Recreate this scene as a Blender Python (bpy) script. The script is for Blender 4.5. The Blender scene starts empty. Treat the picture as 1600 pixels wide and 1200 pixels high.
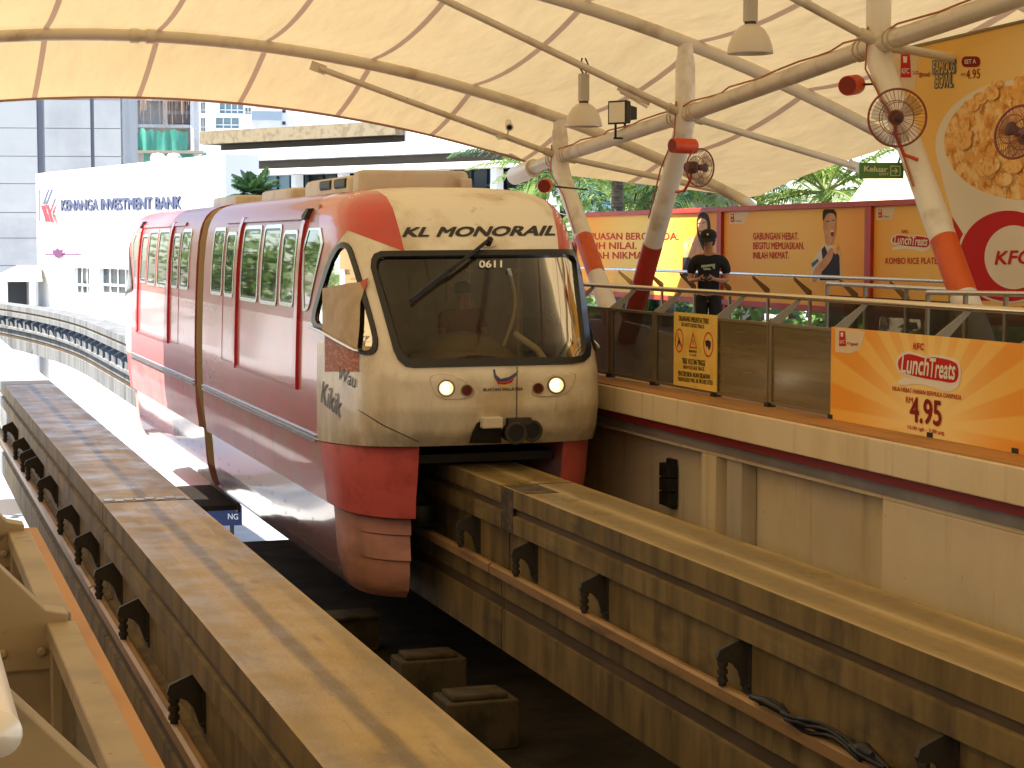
import bpy, math, random
from mathutils import Vector, Matrix
from mathutils.geometry import delaunay_2d_cdt
random.seed(7)
sc = bpy.context.scene
col = sc.collection
# ------------------------------------------------------------------ camera, sky, sun, exposure
FPX = 2930.0; PITCH = math.atan(222/FPX); YAW = math.atan(980*math.cos(PITCH)/FPX); EYE = 1.65
cam = bpy.data.cameras.new('camera'); co = bpy.data.objects.new('camera', cam); col.objects.link(co)
cam.sensor_width = 36; cam.lens = 36*FPX/1600; cam.clip_start = .05; cam.clip_end = 3000
co.location = (0, 0, EYE); co.rotation_euler = (math.pi/2-PITCH, 0, -YAW)
sc.camera = co
w = bpy.data.worlds.new('World'); sc.world = w; w.use_nodes = True
SUN_EL, SUN_AZ = math.radians(56), math.radians(-92)     # azimuth from +Y towards +X
nt = w.node_tree; sky = nt.nodes.new('ShaderNodeTexSky'); sky.sky_type = 'NISHITA'; sky.sun_disc = False
sky.sun_elevation = SUN_EL; sky.sun_rotation = SUN_AZ
bg = nt.nodes['Background']; bg.inputs[1].default_value = .13
nt.links.new(sky.outputs[0], bg.inputs[0])
sl = bpy.data.lights.new('sun', 'SUN'); sl.energy = 5; sl.angle = math.radians(.5); sl.color = (1, .95, .86)
so = bpy.data.objects.new('sun', sl); col.objects.link(so)
sd = Vector((math.sin(SUN_AZ)*math.cos(SUN_EL), math.cos(SUN_AZ)*math.cos(SUN_EL), math.sin(SUN_EL)))
so.rotation_euler = sd.to_track_quat('Z', 'Y').to_euler(); so.location = (-20, 0, 40)
sc.view_settings.view_transform = 'Standard'; sc.view_settings.look = 'None'
sc.view_settings.gamma = 1; sc.view_settings.exposure = 1.6
sc.render.engine = 'CYCLES'
cy = sc.cycles; cy.use_denoising = True; cy.max_bounces = 8; cy.diffuse_bounces = 4; cy.glossy_bounces = 3
cy.transmission_bounces = 4; cy.transparent_max_bounces = 12; cy.sample_clamp_indirect = 8
cy.caustics_reflective = False; cy.caustics_refractive = False

# ------------------------------------------------------------------ helpers
cR = Vector((math.cos(YAW), -math.sin(YAW), 0))
cF = Vector((math.sin(YAW)*math.cos(PITCH), math.cos(YAW)*math.cos(PITCH), -math.sin(PITCH)))
cU = cR.cross(cF); CAM = Vector((0, 0, EYE))
def ray(x, y): return cF + cR*((x-800)/FPX) + cU*((600-y)/FPX)
def at(x, y, X=None, Y=None, Z=None, D=None):            # photo sight line met with a known plane: a measured place
    d = ray(x, y)
    t = X/d.x if X is not None else Y/d.y if Y is not None else (Z-EYE)/d.z if Z is not None else D
    return CAM + d*t
def lerp(a, b, t): return a+(b-a)*t
def tab(T, x):
    if x <= T[0][0]: return T[0][1]
    for (a, p), (b, q) in zip(T, T[1:]):
        if x <= b: return p+(q-p)*(x-a)/(b-a)
    return T[-1][1]
def inpoly(x, y, P):
    r = False
    for i in range(len(P)):
        (x1, y1), (x2, y2) = P[i-1], P[i]
        if (y1 > y) != (y2 > y) and x < (x2-x1)*(y-y1)/(y2-y1)+x1: r = not r
    return r

WORLD = {}
def mat(name, c, rough=.6, metal=0, var=(), bump=0, bsc=(30, 30, 30), coat=0, emit=0, spec=.5, ior=1.45, alpha=1, rvar=0):
    m = bpy.data.materials.new(name); m.use_nodes = True; n = m.node_tree.nodes; L = m.node_tree.links
    b = n['Principled BSDF']; b.inputs['Roughness'].default_value = rough; b.inputs['Metallic'].default_value = metal
    b.inputs['Coat Weight'].default_value = coat; b.inputs['Coat Roughness'].default_value = .06
    b.inputs['Specular IOR Level'].default_value = spec; b.inputs['IOR'].default_value = ior
    b.inputs['Alpha'].default_value = alpha
    tc = n.new('ShaderNodeTexCoord')
    def noise(s, det=5, rr=.6):
        mp = n.new('ShaderNodeMapping'); mp.inputs['Scale'].default_value = s
        mp.inputs['Location'].default_value = (random.random()*9, random.random()*9, random.random()*9)
        L.new(tc.outputs['Object'], mp.inputs[0])
        t = n.new('ShaderNodeTexNoise'); t.inputs['Scale'].default_value = 1; t.inputs['Detail'].default_value = det
        t.inputs['Roughness'].default_value = rr
        L.new(mp.outputs[0], t.inputs[0]); return t.outputs[0]
    def ramp(s, lo, hi):
        r = n.new('ShaderNodeMapRange'); r.inputs[1].default_value = lo; r.inputs[2].default_value = hi
        r.interpolation_type = 'SMOOTHSTEP'; L.new(s, r.inputs[0]); return r.outputs[0]
    cur = None
    for v in var:
        c2, s, lo, hi = v[:4]; amt = v[4] if len(v) > 4 else 1
        mx = n.new('ShaderNodeMix'); mx.data_type = 'RGBA'
        fac = ramp(noise(s), lo, hi)
        if amt != 1:
            mm = n.new('ShaderNodeMath'); mm.operation = 'MULTIPLY'; mm.inputs[1].default_value = amt
            L.new(fac, mm.inputs[0]); fac = mm.outputs[0]
        L.new(fac, mx.inputs[0])
        if cur: L.new(cur, mx.inputs[6])
        else: mx.inputs[6].default_value = (*c, 1)
        mx.inputs[7].default_value = (*c2, 1); cur = mx.outputs[2]
    if cur: L.new(cur, b.inputs['Base Color'])
    else: b.inputs['Base Color'].default_value = (*c, 1)
    if rvar:
        r = n.new('ShaderNodeMapRange'); r.inputs[1].default_value = .3; r.inputs[2].default_value = .7
        r.inputs[3].default_value = max(.03, rough-rvar); r.inputs[4].default_value = rough+rvar
        L.new(noise((2, 2, 2)), r.inputs[0]); L.new(r.outputs[0], b.inputs['Roughness'])
    if bump:
        bn = n.new('ShaderNodeBump'); bn.inputs['Strength'].default_value = bump; bn.inputs['Distance'].default_value = .02
        L.new(noise(bsc), bn.inputs['Height']); L.new(bn.outputs[0], b.inputs['Normal'])
    if emit:
        b.inputs['Emission Color'].default_value = (*c, 1); b.inputs['Emission Strength'].default_value = emit
    return m
def nodes_of(m): return m.node_tree.nodes, m.node_tree.links, m.node_tree.nodes['Principled BSDF']
def mathn(n, L, op, a, b=None, c=None):
    k = n.new('ShaderNodeMath'); k.operation = op
    for i, v in enumerate((a, b, c)):
        if v is None: continue
        if isinstance(v, (int, float)): k.inputs[i].default_value = v
        else: L.new(v, k.inputs[i])
    return k.outputs[0]
def mixn(n, L, f, a, b):
    k = n.new('ShaderNodeMix'); k.data_type = 'RGBA'
    if isinstance(f, (int, float)): k.inputs[0].default_value = f
    else: L.new(f, k.inputs[0])
    for i, v in ((6, a), (7, b)):
        if isinstance(v, tuple): k.inputs[i].default_value = (*v, 1)
        else: L.new(v, k.inputs[i])
    return k.outputs[2]

class MB:
    def __init__(s): s.v = []; s.f = []; s.m = []
    def quad(s, pts, m=0):
        i = len(s.v); s.v += [Vector(p) for p in pts]; s.f.append(tuple(range(i, i+len(pts)))); s.m.append(m)
    def raw(s, v, f, m=0):
        i = len(s.v); s.v += [Vector(p) for p in v]; s.f += [tuple(i+k for k in q) for q in f]; s.m += [m]*len(f)
    def hexa(s, p, m=0):          # p: 8 corners, bottom four then top four, counter-clockwise
        s.raw(p, [(3, 2, 1, 0), (4, 5, 6, 7), (0, 1, 5, 4), (1, 2, 6, 5), (2, 3, 7, 6), (3, 0, 4, 7)], m)
    def box(s, x0, x1, y0, y1, z0, z1, m=0):
        s.hexa([(x0, y0, z0), (x1, y0, z0), (x1, y1, z0), (x0, y1, z0), (x0, y0, z1), (x1, y0, z1), (x1, y1, z1), (x0, y1, z1)], m)
    def bar(s, a, b, wd, th, m=0, up=(0, 0, 1)):             # rectangular bar from a to b
        a, b = Vector(a), Vector(b); d = (b-a).normalized(); u = Vector(up)
        r = d.cross(u)
        if r.length < 1e-4: r = d.cross(Vector((1, 0, 0)))
        r.normalize(); u = r.cross(d); r *= wd/2; u *= th/2
        s.hexa([a-r-u, a+r-u, b+r-u, b-r-u, a-r+u, a+r+u, b+r+u, b-r+u], m)
    def loft(s, rings, closed=True, caps=True, m=0):
        i = len(s.v); k = len(rings[0])
        for r in rings: s.v += [Vector(p) for p in r]
        for a in range(len(rings)-1):
            for b in range(k if closed else k-1):
                c = (b+1) % k
                s.f.append((i+a*k+b, i+a*k+c, i+(a+1)*k+c, i+(a+1)*k+b)); s.m.append(m)
        if caps and closed:
            s.f.append(tuple(i+b for b in range(k))[::-1]); s.m.append(m)
            s.f.append(tuple(i+(len(rings)-1)*k+b for b in range(k))); s.m.append(m)
    def tube(s, pts, r, n=12, m=0, caps=True):
        pts = [Vector(p) for p in pts]; rs = r if isinstance(r, (list, tuple)) else [r]*len(pts)
        d0 = (pts[1]-pts[0]).normalized(); u = d0.orthogonal().normalized(); rings = []
        for i, p in enumerate(pts):
            d = (pts[min(i+1, len(pts)-1)]-pts[max(i-1, 0)]).normalized()
            u = (u-d*u.dot(d)).normalized(); q = d.cross(u)
            rings.append([p+(u*math.cos(2*math.pi*k/n)+q*math.sin(2*math.pi*k/n))*rs[i] for k in range(n)])
        s.loft(rings, True, caps, m)
    def lathe(s, c, prof, n=24, m=0, ax=(0, 0, 1), caps=False):   # prof: (radius, height along ax)
        ax = Vector(ax).normalized(); u = ax.orthogonal().normalized(); q = ax.cross(u); c = Vector(c)
        s.loft([[c+ax*h+(u*math.cos(2*math.pi*k/n)+q*math.sin(2*math.pi*k/n))*max(r, 1e-4) for k in range(n)] for r, h in prof], True, caps, m)
    def ring(s, c, R, r, ax, n=40, k=6, m=0):
        ax = Vector(ax).normalized(); u = ax.orthogonal().normalized(); q = ax.cross(u); c = Vector(c); rings = []
        for i in range(n+1):
            e = u*math.cos(2*math.pi*i/n)+q*math.sin(2*math.pi*i/n)
            rings.append([c+e*(R+r*math.cos(2*math.pi*j/k))+ax*r*math.sin(2*math.pi*j/k) for j in range(k)])
        s.loft(rings, True, False, m)
    def prism(s, poly, vec, m=0):
        vec = Vector(vec); a = [Vector(p) for p in poly]; s.loft([a, [p+vec for p in a]], True, True, m)
    def build(s, name, mats, parent=None, smooth=0, bev=0, loc=None):
        me = bpy.data.meshes.new(name)
        off = WORLD.get(parent.name, Vector((0, 0, 0))) if parent else Vector(loc or (0, 0, 0))
        me.from_pydata([tuple(p-off) for p in s.v], [], s.f)
        mats = mats if isinstance(mats, (list, tuple)) else [mats]
        for m in mats: me.materials.append(m)
        if len(mats) > 1: me.polygons.foreach_set('material_index', s.m)
        me.validate(); me.update()
        if smooth:
            me.shade_smooth()
            if smooth < 180: me.set_sharp_from_angle(angle=math.radians(smooth))
        o = bpy.data.objects.new(name, me); col.objects.link(o)
        if parent: o.parent = parent
        else: o.location = off
        WORLD[o.name] = off
        if bev:
            b = o.modifiers.new('bevel', 'BEVEL'); b.width = bev; b.segments = 2; b.limit_method = 'ANGLE'; b.angle_limit = math.radians(40)
        return o
def tag(o, label=None, cat=None, group=None, kind=None):
    if label: o['label'] = label
    if cat: o['category'] = cat
    if group: o['group'] = group
    if kind: o['kind'] = kind
    return o
def thing(name, label, cat, loc=(0, 0, 0), group=None):
    o = bpy.data.objects.new(name, None); col.objects.link(o); o.location = loc; o.empty_display_size = .2
    WORLD[o.name] = Vector(loc); return tag(o, label, cat, group)
def structure(mb, name, m, **k): return tag(mb.build(name, m, **k), kind='structure')
def copy_tree(o, parent=None):
    c = o.copy(); col.objects.link(c); WORLD[c.name] = WORLD.get(o.name, Vector((0, 0, 0)))
    if parent: c.parent = parent
    for ch in o.children: copy_tree(ch, c)
    return c
def fill(polys, step=None):            # fill polygon (with optional holes) -> 2d verts, faces
    pts, edges = [], []
    def add(P):
        i = len(pts); Q = []
        for k in range(len(P)):
            a, b = Vector(P[k-1]), Vector(P[k]); n = max(1, int((b-a).length/step)) if step else 1
            Q += [a.lerp(b, j/n) for j in range(n)]
        pts.extend(Q); edges.extend((i+k, i+(k+1) % len(Q)) for k in range(len(Q)))
    for P in polys: add(P)
    if step:
        xs = [p[0] for p in polys[0]]; ys = [p[1] for p in polys[0]]
        y = min(ys)+step/2
        while y < max(ys):
            x = min(xs)+step/2
            while x < max(xs):
                if inpoly(x, y, polys[0]) and not any(inpoly(x, y, h) for h in polys[1:]): pts.append(Vector((x, y)))
                x += step
            y += step
    v, _, f, *_ = delaunay_2d_cdt([Vector(p) for p in pts], edges, [], 1, 1e-5)
    if len(polys) > 1: f = [q for q in f if not any(inpoly(sum(v[k].x for k in q)/len(q), sum(v[k].y for k in q)/len(q), h) for h in polys[1:])]
    return v, f
def shell(mb, polys, fn, hi, lo=None, step=None, m=0):   # fn(x, y, off) -> 3d point; optional side walls from lo to hi
    v, f = fill(polys, step); mb.raw([fn(p.x, p.y, hi) for p in v], f, m)
    if lo is not None:
        for P in polys:
            for k in range(len(P)):
                a, b = P[k-1], P[k]; n = max(1, int((Vector(a)-Vector(b)).length/step)) if step else 1
                for j in range(n):
                    p, q = Vector(a).lerp(Vector(b), j/n), Vector(a).lerp(Vector(b), (j+1)/n)
                    mb.quad([fn(p.x, p.y, lo), fn(q.x, q.y, lo), fn(q.x, q.y, hi), fn(p.x, p.y, hi)], m)
def smoothpoly(P, n=2):                # corner cutting
    for _ in range(n):
        Q = []
        for k in range(len(P)):
            a, b = Vector(P[k-1]), Vector(P[k]); Q += [tuple(a.lerp(b, .25)), tuple(a.lerp(b, .75))]
        P = Q
    return P
def rrect(x0, x1, y0, y1, r, n=4):
    P = []
    for cx, cy_, a in ((x1-r, y1-r, 0), (x0+r, y1-r, 90), (x0+r, y0+r, 180), (x1-r, y0+r, 270)):
        P += [(cx+r*math.cos(math.radians(a+90*i/n)), cy_+r*math.sin(math.radians(a+90*i/n))) for i in range(n+1)]
    return P
def circ(x, y, r, n=20, ry=None): return [(x+r*math.cos(2*math.pi*i/n), y+(ry or r)*math.sin(2*math.pi*i/n)) for i in range(n)]
_tc = {}
def text2d(s, bold=0, shear=0):       # glyph outlines scaled to a unit box (y up); bold strokes are ringed copies, each a hair higher
    k = (s, bold, shear)
    if k not in _tc:
        cu = bpy.data.curves.new('lettering', 'FONT'); cu.body = s; cu.shear = shear; cu.fill_mode = 'FRONT'; cu.resolution_u = 3
        ob = bpy.data.objects.new('lettering', cu); me = bpy.data.meshes.new_from_object(ob)
        v = [(p.co.x, p.co.y) for p in me.vertices]; f = [tuple(p.vertices) for p in me.polygons]
        bpy.data.objects.remove(ob); bpy.data.curves.remove(cu); bpy.data.meshes.remove(me)
        V, F_ = [], []
        n = 0 if not bold else 8 if bold > .05 else 4
        for i in range(n+1):
            dx, dy = (0, 0) if i == 0 else (bold*math.cos(2*math.pi*i/n+.4), bold*.8*math.sin(2*math.pi*i/n+.4))
            o = len(V); V += [(x+dx, y+dy, i*.0005) for x, y in v]; F_ += [tuple(q+o for q in t) for t in f]
        x0 = min(p[0] for p in V); x1 = max(p[0] for p in V); y0 = min(p[1] for p in V); y1 = max(p[1] for p in V)
        _tc[k] = ([((a-x0)/(x1-x0), (b-y0)/(y1-y0), c) for a, b, c in V], F_)
    return _tc[k]
class Frame:                            # an upright plane: a to the right as seen from its front, b up, c outwards
    def __init__(s, O, R): s.O = Vector(O); s.R = Vector((R[0], R[1], 0)).normalized(); s.U = Vector((0, 0, 1)); s.N = s.R.cross(s.U)
    def p(s, a, b, c=0): return s.O+s.R*a+s.U*b+s.N*c
    def px(s, x, y, c=0):
        d = ray(x, y); t = (s.O+s.N*c-CAM).dot(s.N)/d.dot(s.N); q = CAM+d*t-s.O; return q.dot(s.R), q.dot(s.U)
    def box(s, mb, a0, a1, b0, b1, c0, c1, m=0):
        mb.hexa([s.p(a0, b0, c1), s.p(a1, b0, c1), s.p(a1, b0, c0), s.p(a0, b0, c0), s.p(a0, b1, c1), s.p(a1, b1, c1), s.p(a1, b1, c0), s.p(a0, b1, c0)], m)
    def text(s, mb, t, TL, TR, BL, c, m=0, bold=0, shear=0):   # corners in photo pixels
        v, f = text2d(t, bold, shear); A, B, C = (Vector(s.px(*q)) for q in (TL, TR, BL))
        mb.raw([s.p(*(C+(B-A)*x+(A-C)*y), c+e) for x, y, e in v], f, m)
    def tbox(s, mb, t, x0, y0, x1, y1, c, m=0, bold=0, shear=0, dy=0):
        s.text(mb, t, (x0, y0), (x1, y0+dy), (x0, y1), c, m, bold, shear)
    def poly(s, mb, P, c, m=0, holes=()):                     # photo pixels
        v, f = fill([[s.px(*q) for q in P]]+[[s.px(*q) for q in h] for h in holes])
        mb.raw([s.p(q.x, q.y, c) for q in v], f, m)
    def wall(s, mb, a0, a1, b0, b1, holes, c0, c1, m=0):      # wall with rectangular openings
        A = sorted({a0, a1, *[h[0] for h in holes], *[h[1] for h in holes]}); B = sorted({b0, b1, *[h[2] for h in holes], *[h[3] for h in holes]})
        for p, q in zip(A, A[1:]):
            for r, t in zip(B, B[1:]):
                if not any(h[0] < (p+q)/2 < h[1] and h[2] < (r+t)/2 < h[3] for h in holes): s.box(mb, p, q, r, t, c0, c1, m)

# ------------------------------------------------------------------ materials
M = {}
M['conc'] = mat('concrete', (.215, .143, .045), .75, var=[((.1, .064, .019), (3.5, 3, .45), .35, .75), ((.3, .21, .076), (1.2, .4, 2), .5, .8), ((.045, .03, .014), (5, 3.4, .9), .5, .8), ((.04, .028, .014), (1.1, .8, 2.2), .55, .8, .8)], bump=.15)
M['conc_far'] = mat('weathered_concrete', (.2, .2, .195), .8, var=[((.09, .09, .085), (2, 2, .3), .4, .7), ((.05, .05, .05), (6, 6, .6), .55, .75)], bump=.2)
M['conc_sun'] = mat('sunlit_concrete', (.36, .355, .34), .8, var=[((.36, .36, .34), (2, 2, .3), .4, .7)], bump=.2)  # paler beam top: sun glare beyond the canopy put into the colour
M['paint_cream'] = mat('cream_wall_paint', (.72, .57, .33), .6, var=[((.54, .39, .18), (.8, .8, .5), .45, .75), ((.3, .21, .1), (5, 5, .3), .54, .82, .8), ((.66, .55, .36), (.3, .3, .3), .4, .7), ((.22, .15, .07), (9, 9, 9), .66, .76, .7)], bump=.08)
M['white'] = mat('white_steel_paint', (.72, .67, .58), .38, var=[((.5, .42, .31), (2, 2, 2), .5, .75)], spec=.5)
M['redpaint'] = mat('red_paint', (.42, .03, .015), .5, var=[((.3, .03, .02), (3, 3, 3), .45, .7)])
M['orangepaint'] = mat('orange_red_paint', (.62, .1, .015), .45, var=[((.5, .07, .01), (3, 3, 3), .45, .7)])
M['maroon'] = mat('maroon_paint', (.2, .015, .01), .5)
M['ledge'] = mat('orange_brown_ledge', (.42, .2, .055), .6, var=[((.3, .14, .04), (4, .8, 4), .45, .7)])
M['floor'] = mat('platform_tiles', (.3, .26, .22), .35, var=[((.22, .19, .16), (1, 1, 1), .4, .6)])
M['steel'] = mat('brushed_steel', (.62, .6, .57), .28, .9, rvar=.1)
M['frame'] = mat('bronze_frame', (.22, .165, .09), .45, .4)
M['dark'] = mat('dark_iron', (.034, .029, .022), .6, var=[((.05, .035, .025), (9, 9, 9), .5, .75)])
M['black'] = mat('black_rubber', (.006, .006, .006), .55)
M['orange_cable'] = mat('orange_cable', (.42, .12, .035), .55)
M['orange_horn'] = mat('orange_plastic', (.6, .06, .01), .4)
M['horn_in'] = mat('dark_red_grille', (.2, .02, .01), .7)
M['glass'] = mat('tinted_glass', (.05, .042, .028), .06, alpha=.72, spec=.8)
M['glass_brown'] = mat('sheen_brown_glass', (.16, .11, .045), .2, alpha=.85, var=[((.22, .16, .07), (2, .3, 7), .45, .7)], spec=.8)  # lighter streaks stand in for light mirrored in the nearer panes
M['skin'] = mat('skin', (.42, .2, .11), .5)
M['cloth_black'] = mat('black_cotton', (.008, .008, .009), .85)
M['cloth_dark'] = mat('dark_trousers', (.012, .012, .014), .85)
M['print_grey'] = mat('pale_shirt_print', (.35, .4, .33), .8)
M['hair'] = mat('black_hair', (.012, .009, .008), .5)
M['leaf'] = mat('palm_leaf', (.11, .19, .06), .4, var=[((.18, .26, .08), (.6, .6, .6), .4, .65)], spec=.4)
M['leaf_dark'] = mat('dark_palm_leaf', (.06, .13, .07), .4, var=[((.1, .18, .09), (.6, .6, .6), .4, .65)], spec=.4)
M['leaf_light'] = mat('sunny_leaf', (.16, .25, .05), .45, var=[((.09, .17, .04), (.8, .8, .8), .4, .6)])  # paler leaf copy, also brightens shaded palms through its colour
for k in ('leaf', 'leaf_dark', 'leaf_light'):
    n, L, b = nodes_of(M[k]); t = n.new('ShaderNodeBsdfTranslucent'); a = n.new('ShaderNodeMixShader'); a.inputs[0].default_value = .35
    t.inputs[0].default_value = {'leaf': (.14, .24, .03, 1), 'leaf_dark': (.07, .16, .04, 1), 'leaf_light': (.3, .4, .06, 1)}[k]
    L.new(b.outputs[0], a.inputs[1]); L.new(t.outputs[0], a.inputs[2]); L.new(a.outputs[0], n['Material Output'].inputs[0])
M['bark'] = mat('palm_bark', (.2, .165, .13), .85, var=[((.1, .08, .06), (2, 2, 14), .4, .6)], bump=.5)
M['bwhite'] = mat('white_render', (.82, .82, .82), .7, var=[((.7, .7, .71), (.3, .3, .1), .5, .75)])
M['bglass'] = mat('dark_window_glass', (.02, .028, .035), .15, spec=.35)
M['bgrey'] = mat('grey_precast', (.38, .39, .4), .8, var=[((.3, .31, .33), (.25, .25, .12), .4, .7), ((.43, .43, .43), (.1, .1, .4), .5, .7)])
M['slot'] = mat('dark_slot', (.13, .14, .165), .7)
M['stone'] = mat('speckled_stone', (.21, .165, .10), .8, var=[((.15, .115, .065), (3, 3, 3), .45, .6)])
M['recess'] = mat('brown_soffit', (.13, .105, .08), .8)
M['letter_blue'] = mat('navy_letters', (.05, .06, .13), .4)
M['letter_red'] = mat('red_letters', (.55, .02, .03), .5)
M['letter_purple'] = mat('magenta_letters', (.1, .012, .08), .5)
M['grey_text'] = mat('dark_grey_letters', (.025, .022, .02), .5)

# --- canopy fabric: translucent membrane with welded seams
def canopy_mat():
    m = bpy.data.materials.new('canopy_membrane'); m.use_nodes = True; n = m.node_tree.nodes; L = m.node_tree.links
    n.remove(n['Principled BSDF'])
    tc = n.new('ShaderNodeTexCoord'); sp = n.new('ShaderNodeSeparateXYZ'); L.new(tc.outputs['Object'], sp.inputs[0])
    fr = mathn(n, L, 'FRACT', mathn(n, L, 'MULTIPLY_ADD', sp.outputs[0], 1/1.82, -2.35/1.82+20))
    seam = mathn(n, L, 'LESS_THAN', mathn(n, L, 'ABSOLUTE', mathn(n, L, 'SUBTRACT', fr, .5)), .5)
    d = mathn(n, L, 'MINIMUM', fr, mathn(n, L, 'SUBTRACT', 1.0, fr))
    seam = mathn(n, L, 'LESS_THAN', d, .026)
    mp = n.new('ShaderNodeMapping'); mp.inputs['Scale'].default_value = (.25, .25, .25); L.new(tc.outputs['Object'], mp.inputs[0])
    tx = n.new('ShaderNodeTexNoise'); tx.inputs['Scale'].default_value = 1; tx.inputs['Detail'].default_value = 4; L.new(mp.outputs[0], tx.inputs[0])
    base = mixn(n, L, tx.outputs[0], (.305, .218, .104), (.38, .28, .142))
    mp2 = n.new('ShaderNodeMapping'); mp2.inputs['Scale'].default_value = (3, .35, 1); L.new(tc.outputs['Object'], mp2.inputs[0])
    t2 = n.new('ShaderNodeTexNoise'); t2.inputs['Scale'].default_value = 1; t2.inputs['Detail'].default_value = 7; t2.inputs['Roughness'].default_value = .7; L.new(mp2.outputs[0], t2.inputs[0])
    r2 = n.new('ShaderNodeMapRange'); r2.inputs[1].default_value = .5; r2.inputs[2].default_value = .8; r2.inputs[4].default_value = .55; L.new(t2.outputs[0], r2.inputs[0])
    base = mixn(n, L, r2.outputs[0], base, (.235, .165, .085))
    tr = n.new('ShaderNodeBsdfTranslucent'); L.new(mixn(n, L, seam, base, (.16, .095, .055)), tr.inputs[0])
    df = n.new('ShaderNodeBsdfDiffuse'); L.new(mixn(n, L, seam, (.7, .5, .27), (.45, .33, .22)), df.inputs[0])
    mp3 = n.new('ShaderNodeMapping'); mp3.inputs['Scale'].default_value = (1.6, .5, 1.6); mp3.inputs['Rotation'].default_value = (0, 0, .5); L.new(tc.outputs['Object'], mp3.inputs[0])
    t3 = n.new('ShaderNodeTexNoise'); t3.inputs['Scale'].default_value = 1; t3.inputs['Detail'].default_value = 3; L.new(mp3.outputs[0], t3.inputs[0])
    bp = n.new('ShaderNodeBump'); bp.inputs['Strength'].default_value = .5; bp.inputs['Distance'].default_value = .12; L.new(t3.outputs[0], bp.inputs['Height'])
    L.new(bp.outputs[0], tr.inputs['Normal']); L.new(bp.outputs[0], df.inputs['Normal'])
    mx = n.new('ShaderNodeMixShader'); mx.inputs[0].default_value = .45
    L.new(tr.outputs[0], mx.inputs[1]); L.new(df.outputs[0], mx.inputs[2]); L.new(mx.outputs[0], n['Material Output'].inputs[0])
    return m
M['canopy'] = canopy_mat()

# ------------------------------------------------------------------ ground, pit floor, walkway
g = MB(); g.quad([(-900, -300, -8), (900, -300, -8), (900, 1500, -8), (-900, 1500, -8)])
structure(g, 'street_ground', mat('pale_street', (.4, .385, .36), .85, var=[((.3, .29, .28), (.2, .2, .2), .4, .7)]))
g = MB(); g.box(-9, 8.1, -14, 31.2, -3.7, -3.4)
structure(g, 'concourse_roof', mat('shade_dark_slab', (.034, .027, .018), .9, var=[((.012, .009, .007), (2, 2, 2), .4, .65)]))  # near-black base colour deepens the shade of the pit floor
g = MB(); g.box(-6, 8.1, 36.6, 44, -3.52, -3.22); structure(g, 'service_slab', M['bwhite'])
g = MB()
for i in range(16):
    y = 45+i*2.1; xo = -.5*max(0, y-58)**2/125
    g.box(3.4+xo, 5.3+xo, y, y+1.9, -3.3-(i % 2)*.05, -3.16-(i % 2)*.05)
structure(g, 'walkway', mat('grey_walk_panel', (.14, .15, .16), .6, var=[((.09, .1, .11), (1, 1, 1), .4, .6)]))
g = MB()
for i in range(26): g.box(4.1, 5.95, 33.6+i*.115, 33.66+i*.115, -3.2, -3.1)
for x in (4.06, 5.95): g.box(x, x+.05, 33.55, 36.62, -3.24, -3.06)
tag(g.build('drain_grating', M['dark']), 'dark metal grating beside the bright slab below the train', 'grating')
M['plinth'] = mat('shade_dark_plinth', (.09, .068, .038), .85, var=[((.04, .03, .017), (3, 3, 2), .4, .65)], bump=.3)  # base colour darkened to carry part of the pit shade
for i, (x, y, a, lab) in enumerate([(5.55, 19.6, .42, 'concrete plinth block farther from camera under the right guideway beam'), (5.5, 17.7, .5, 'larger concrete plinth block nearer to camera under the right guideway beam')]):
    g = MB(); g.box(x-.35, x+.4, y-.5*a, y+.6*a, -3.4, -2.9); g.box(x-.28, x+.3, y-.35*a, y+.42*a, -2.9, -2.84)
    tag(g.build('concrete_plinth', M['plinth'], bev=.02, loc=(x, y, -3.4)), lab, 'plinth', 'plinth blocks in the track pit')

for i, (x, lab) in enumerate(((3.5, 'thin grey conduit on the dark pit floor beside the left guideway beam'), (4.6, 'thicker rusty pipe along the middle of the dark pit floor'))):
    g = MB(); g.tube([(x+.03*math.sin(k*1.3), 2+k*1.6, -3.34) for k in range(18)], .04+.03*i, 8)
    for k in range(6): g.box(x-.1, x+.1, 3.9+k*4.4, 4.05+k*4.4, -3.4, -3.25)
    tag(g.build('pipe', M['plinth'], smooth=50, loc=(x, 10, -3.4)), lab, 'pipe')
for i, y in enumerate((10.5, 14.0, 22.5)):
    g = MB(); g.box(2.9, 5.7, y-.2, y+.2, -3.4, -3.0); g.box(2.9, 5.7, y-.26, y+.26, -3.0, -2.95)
    tag(g.build('cross_beam', M['plinth'], bev=.015, loc=(4.3, y, -3.4)), 'low dark cross beam between the two guideway beams, ' + ('nearest the camera', 'second from the camera', 'under the train nose')[i], 'beam', 'cross beams in the track pit')
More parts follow.
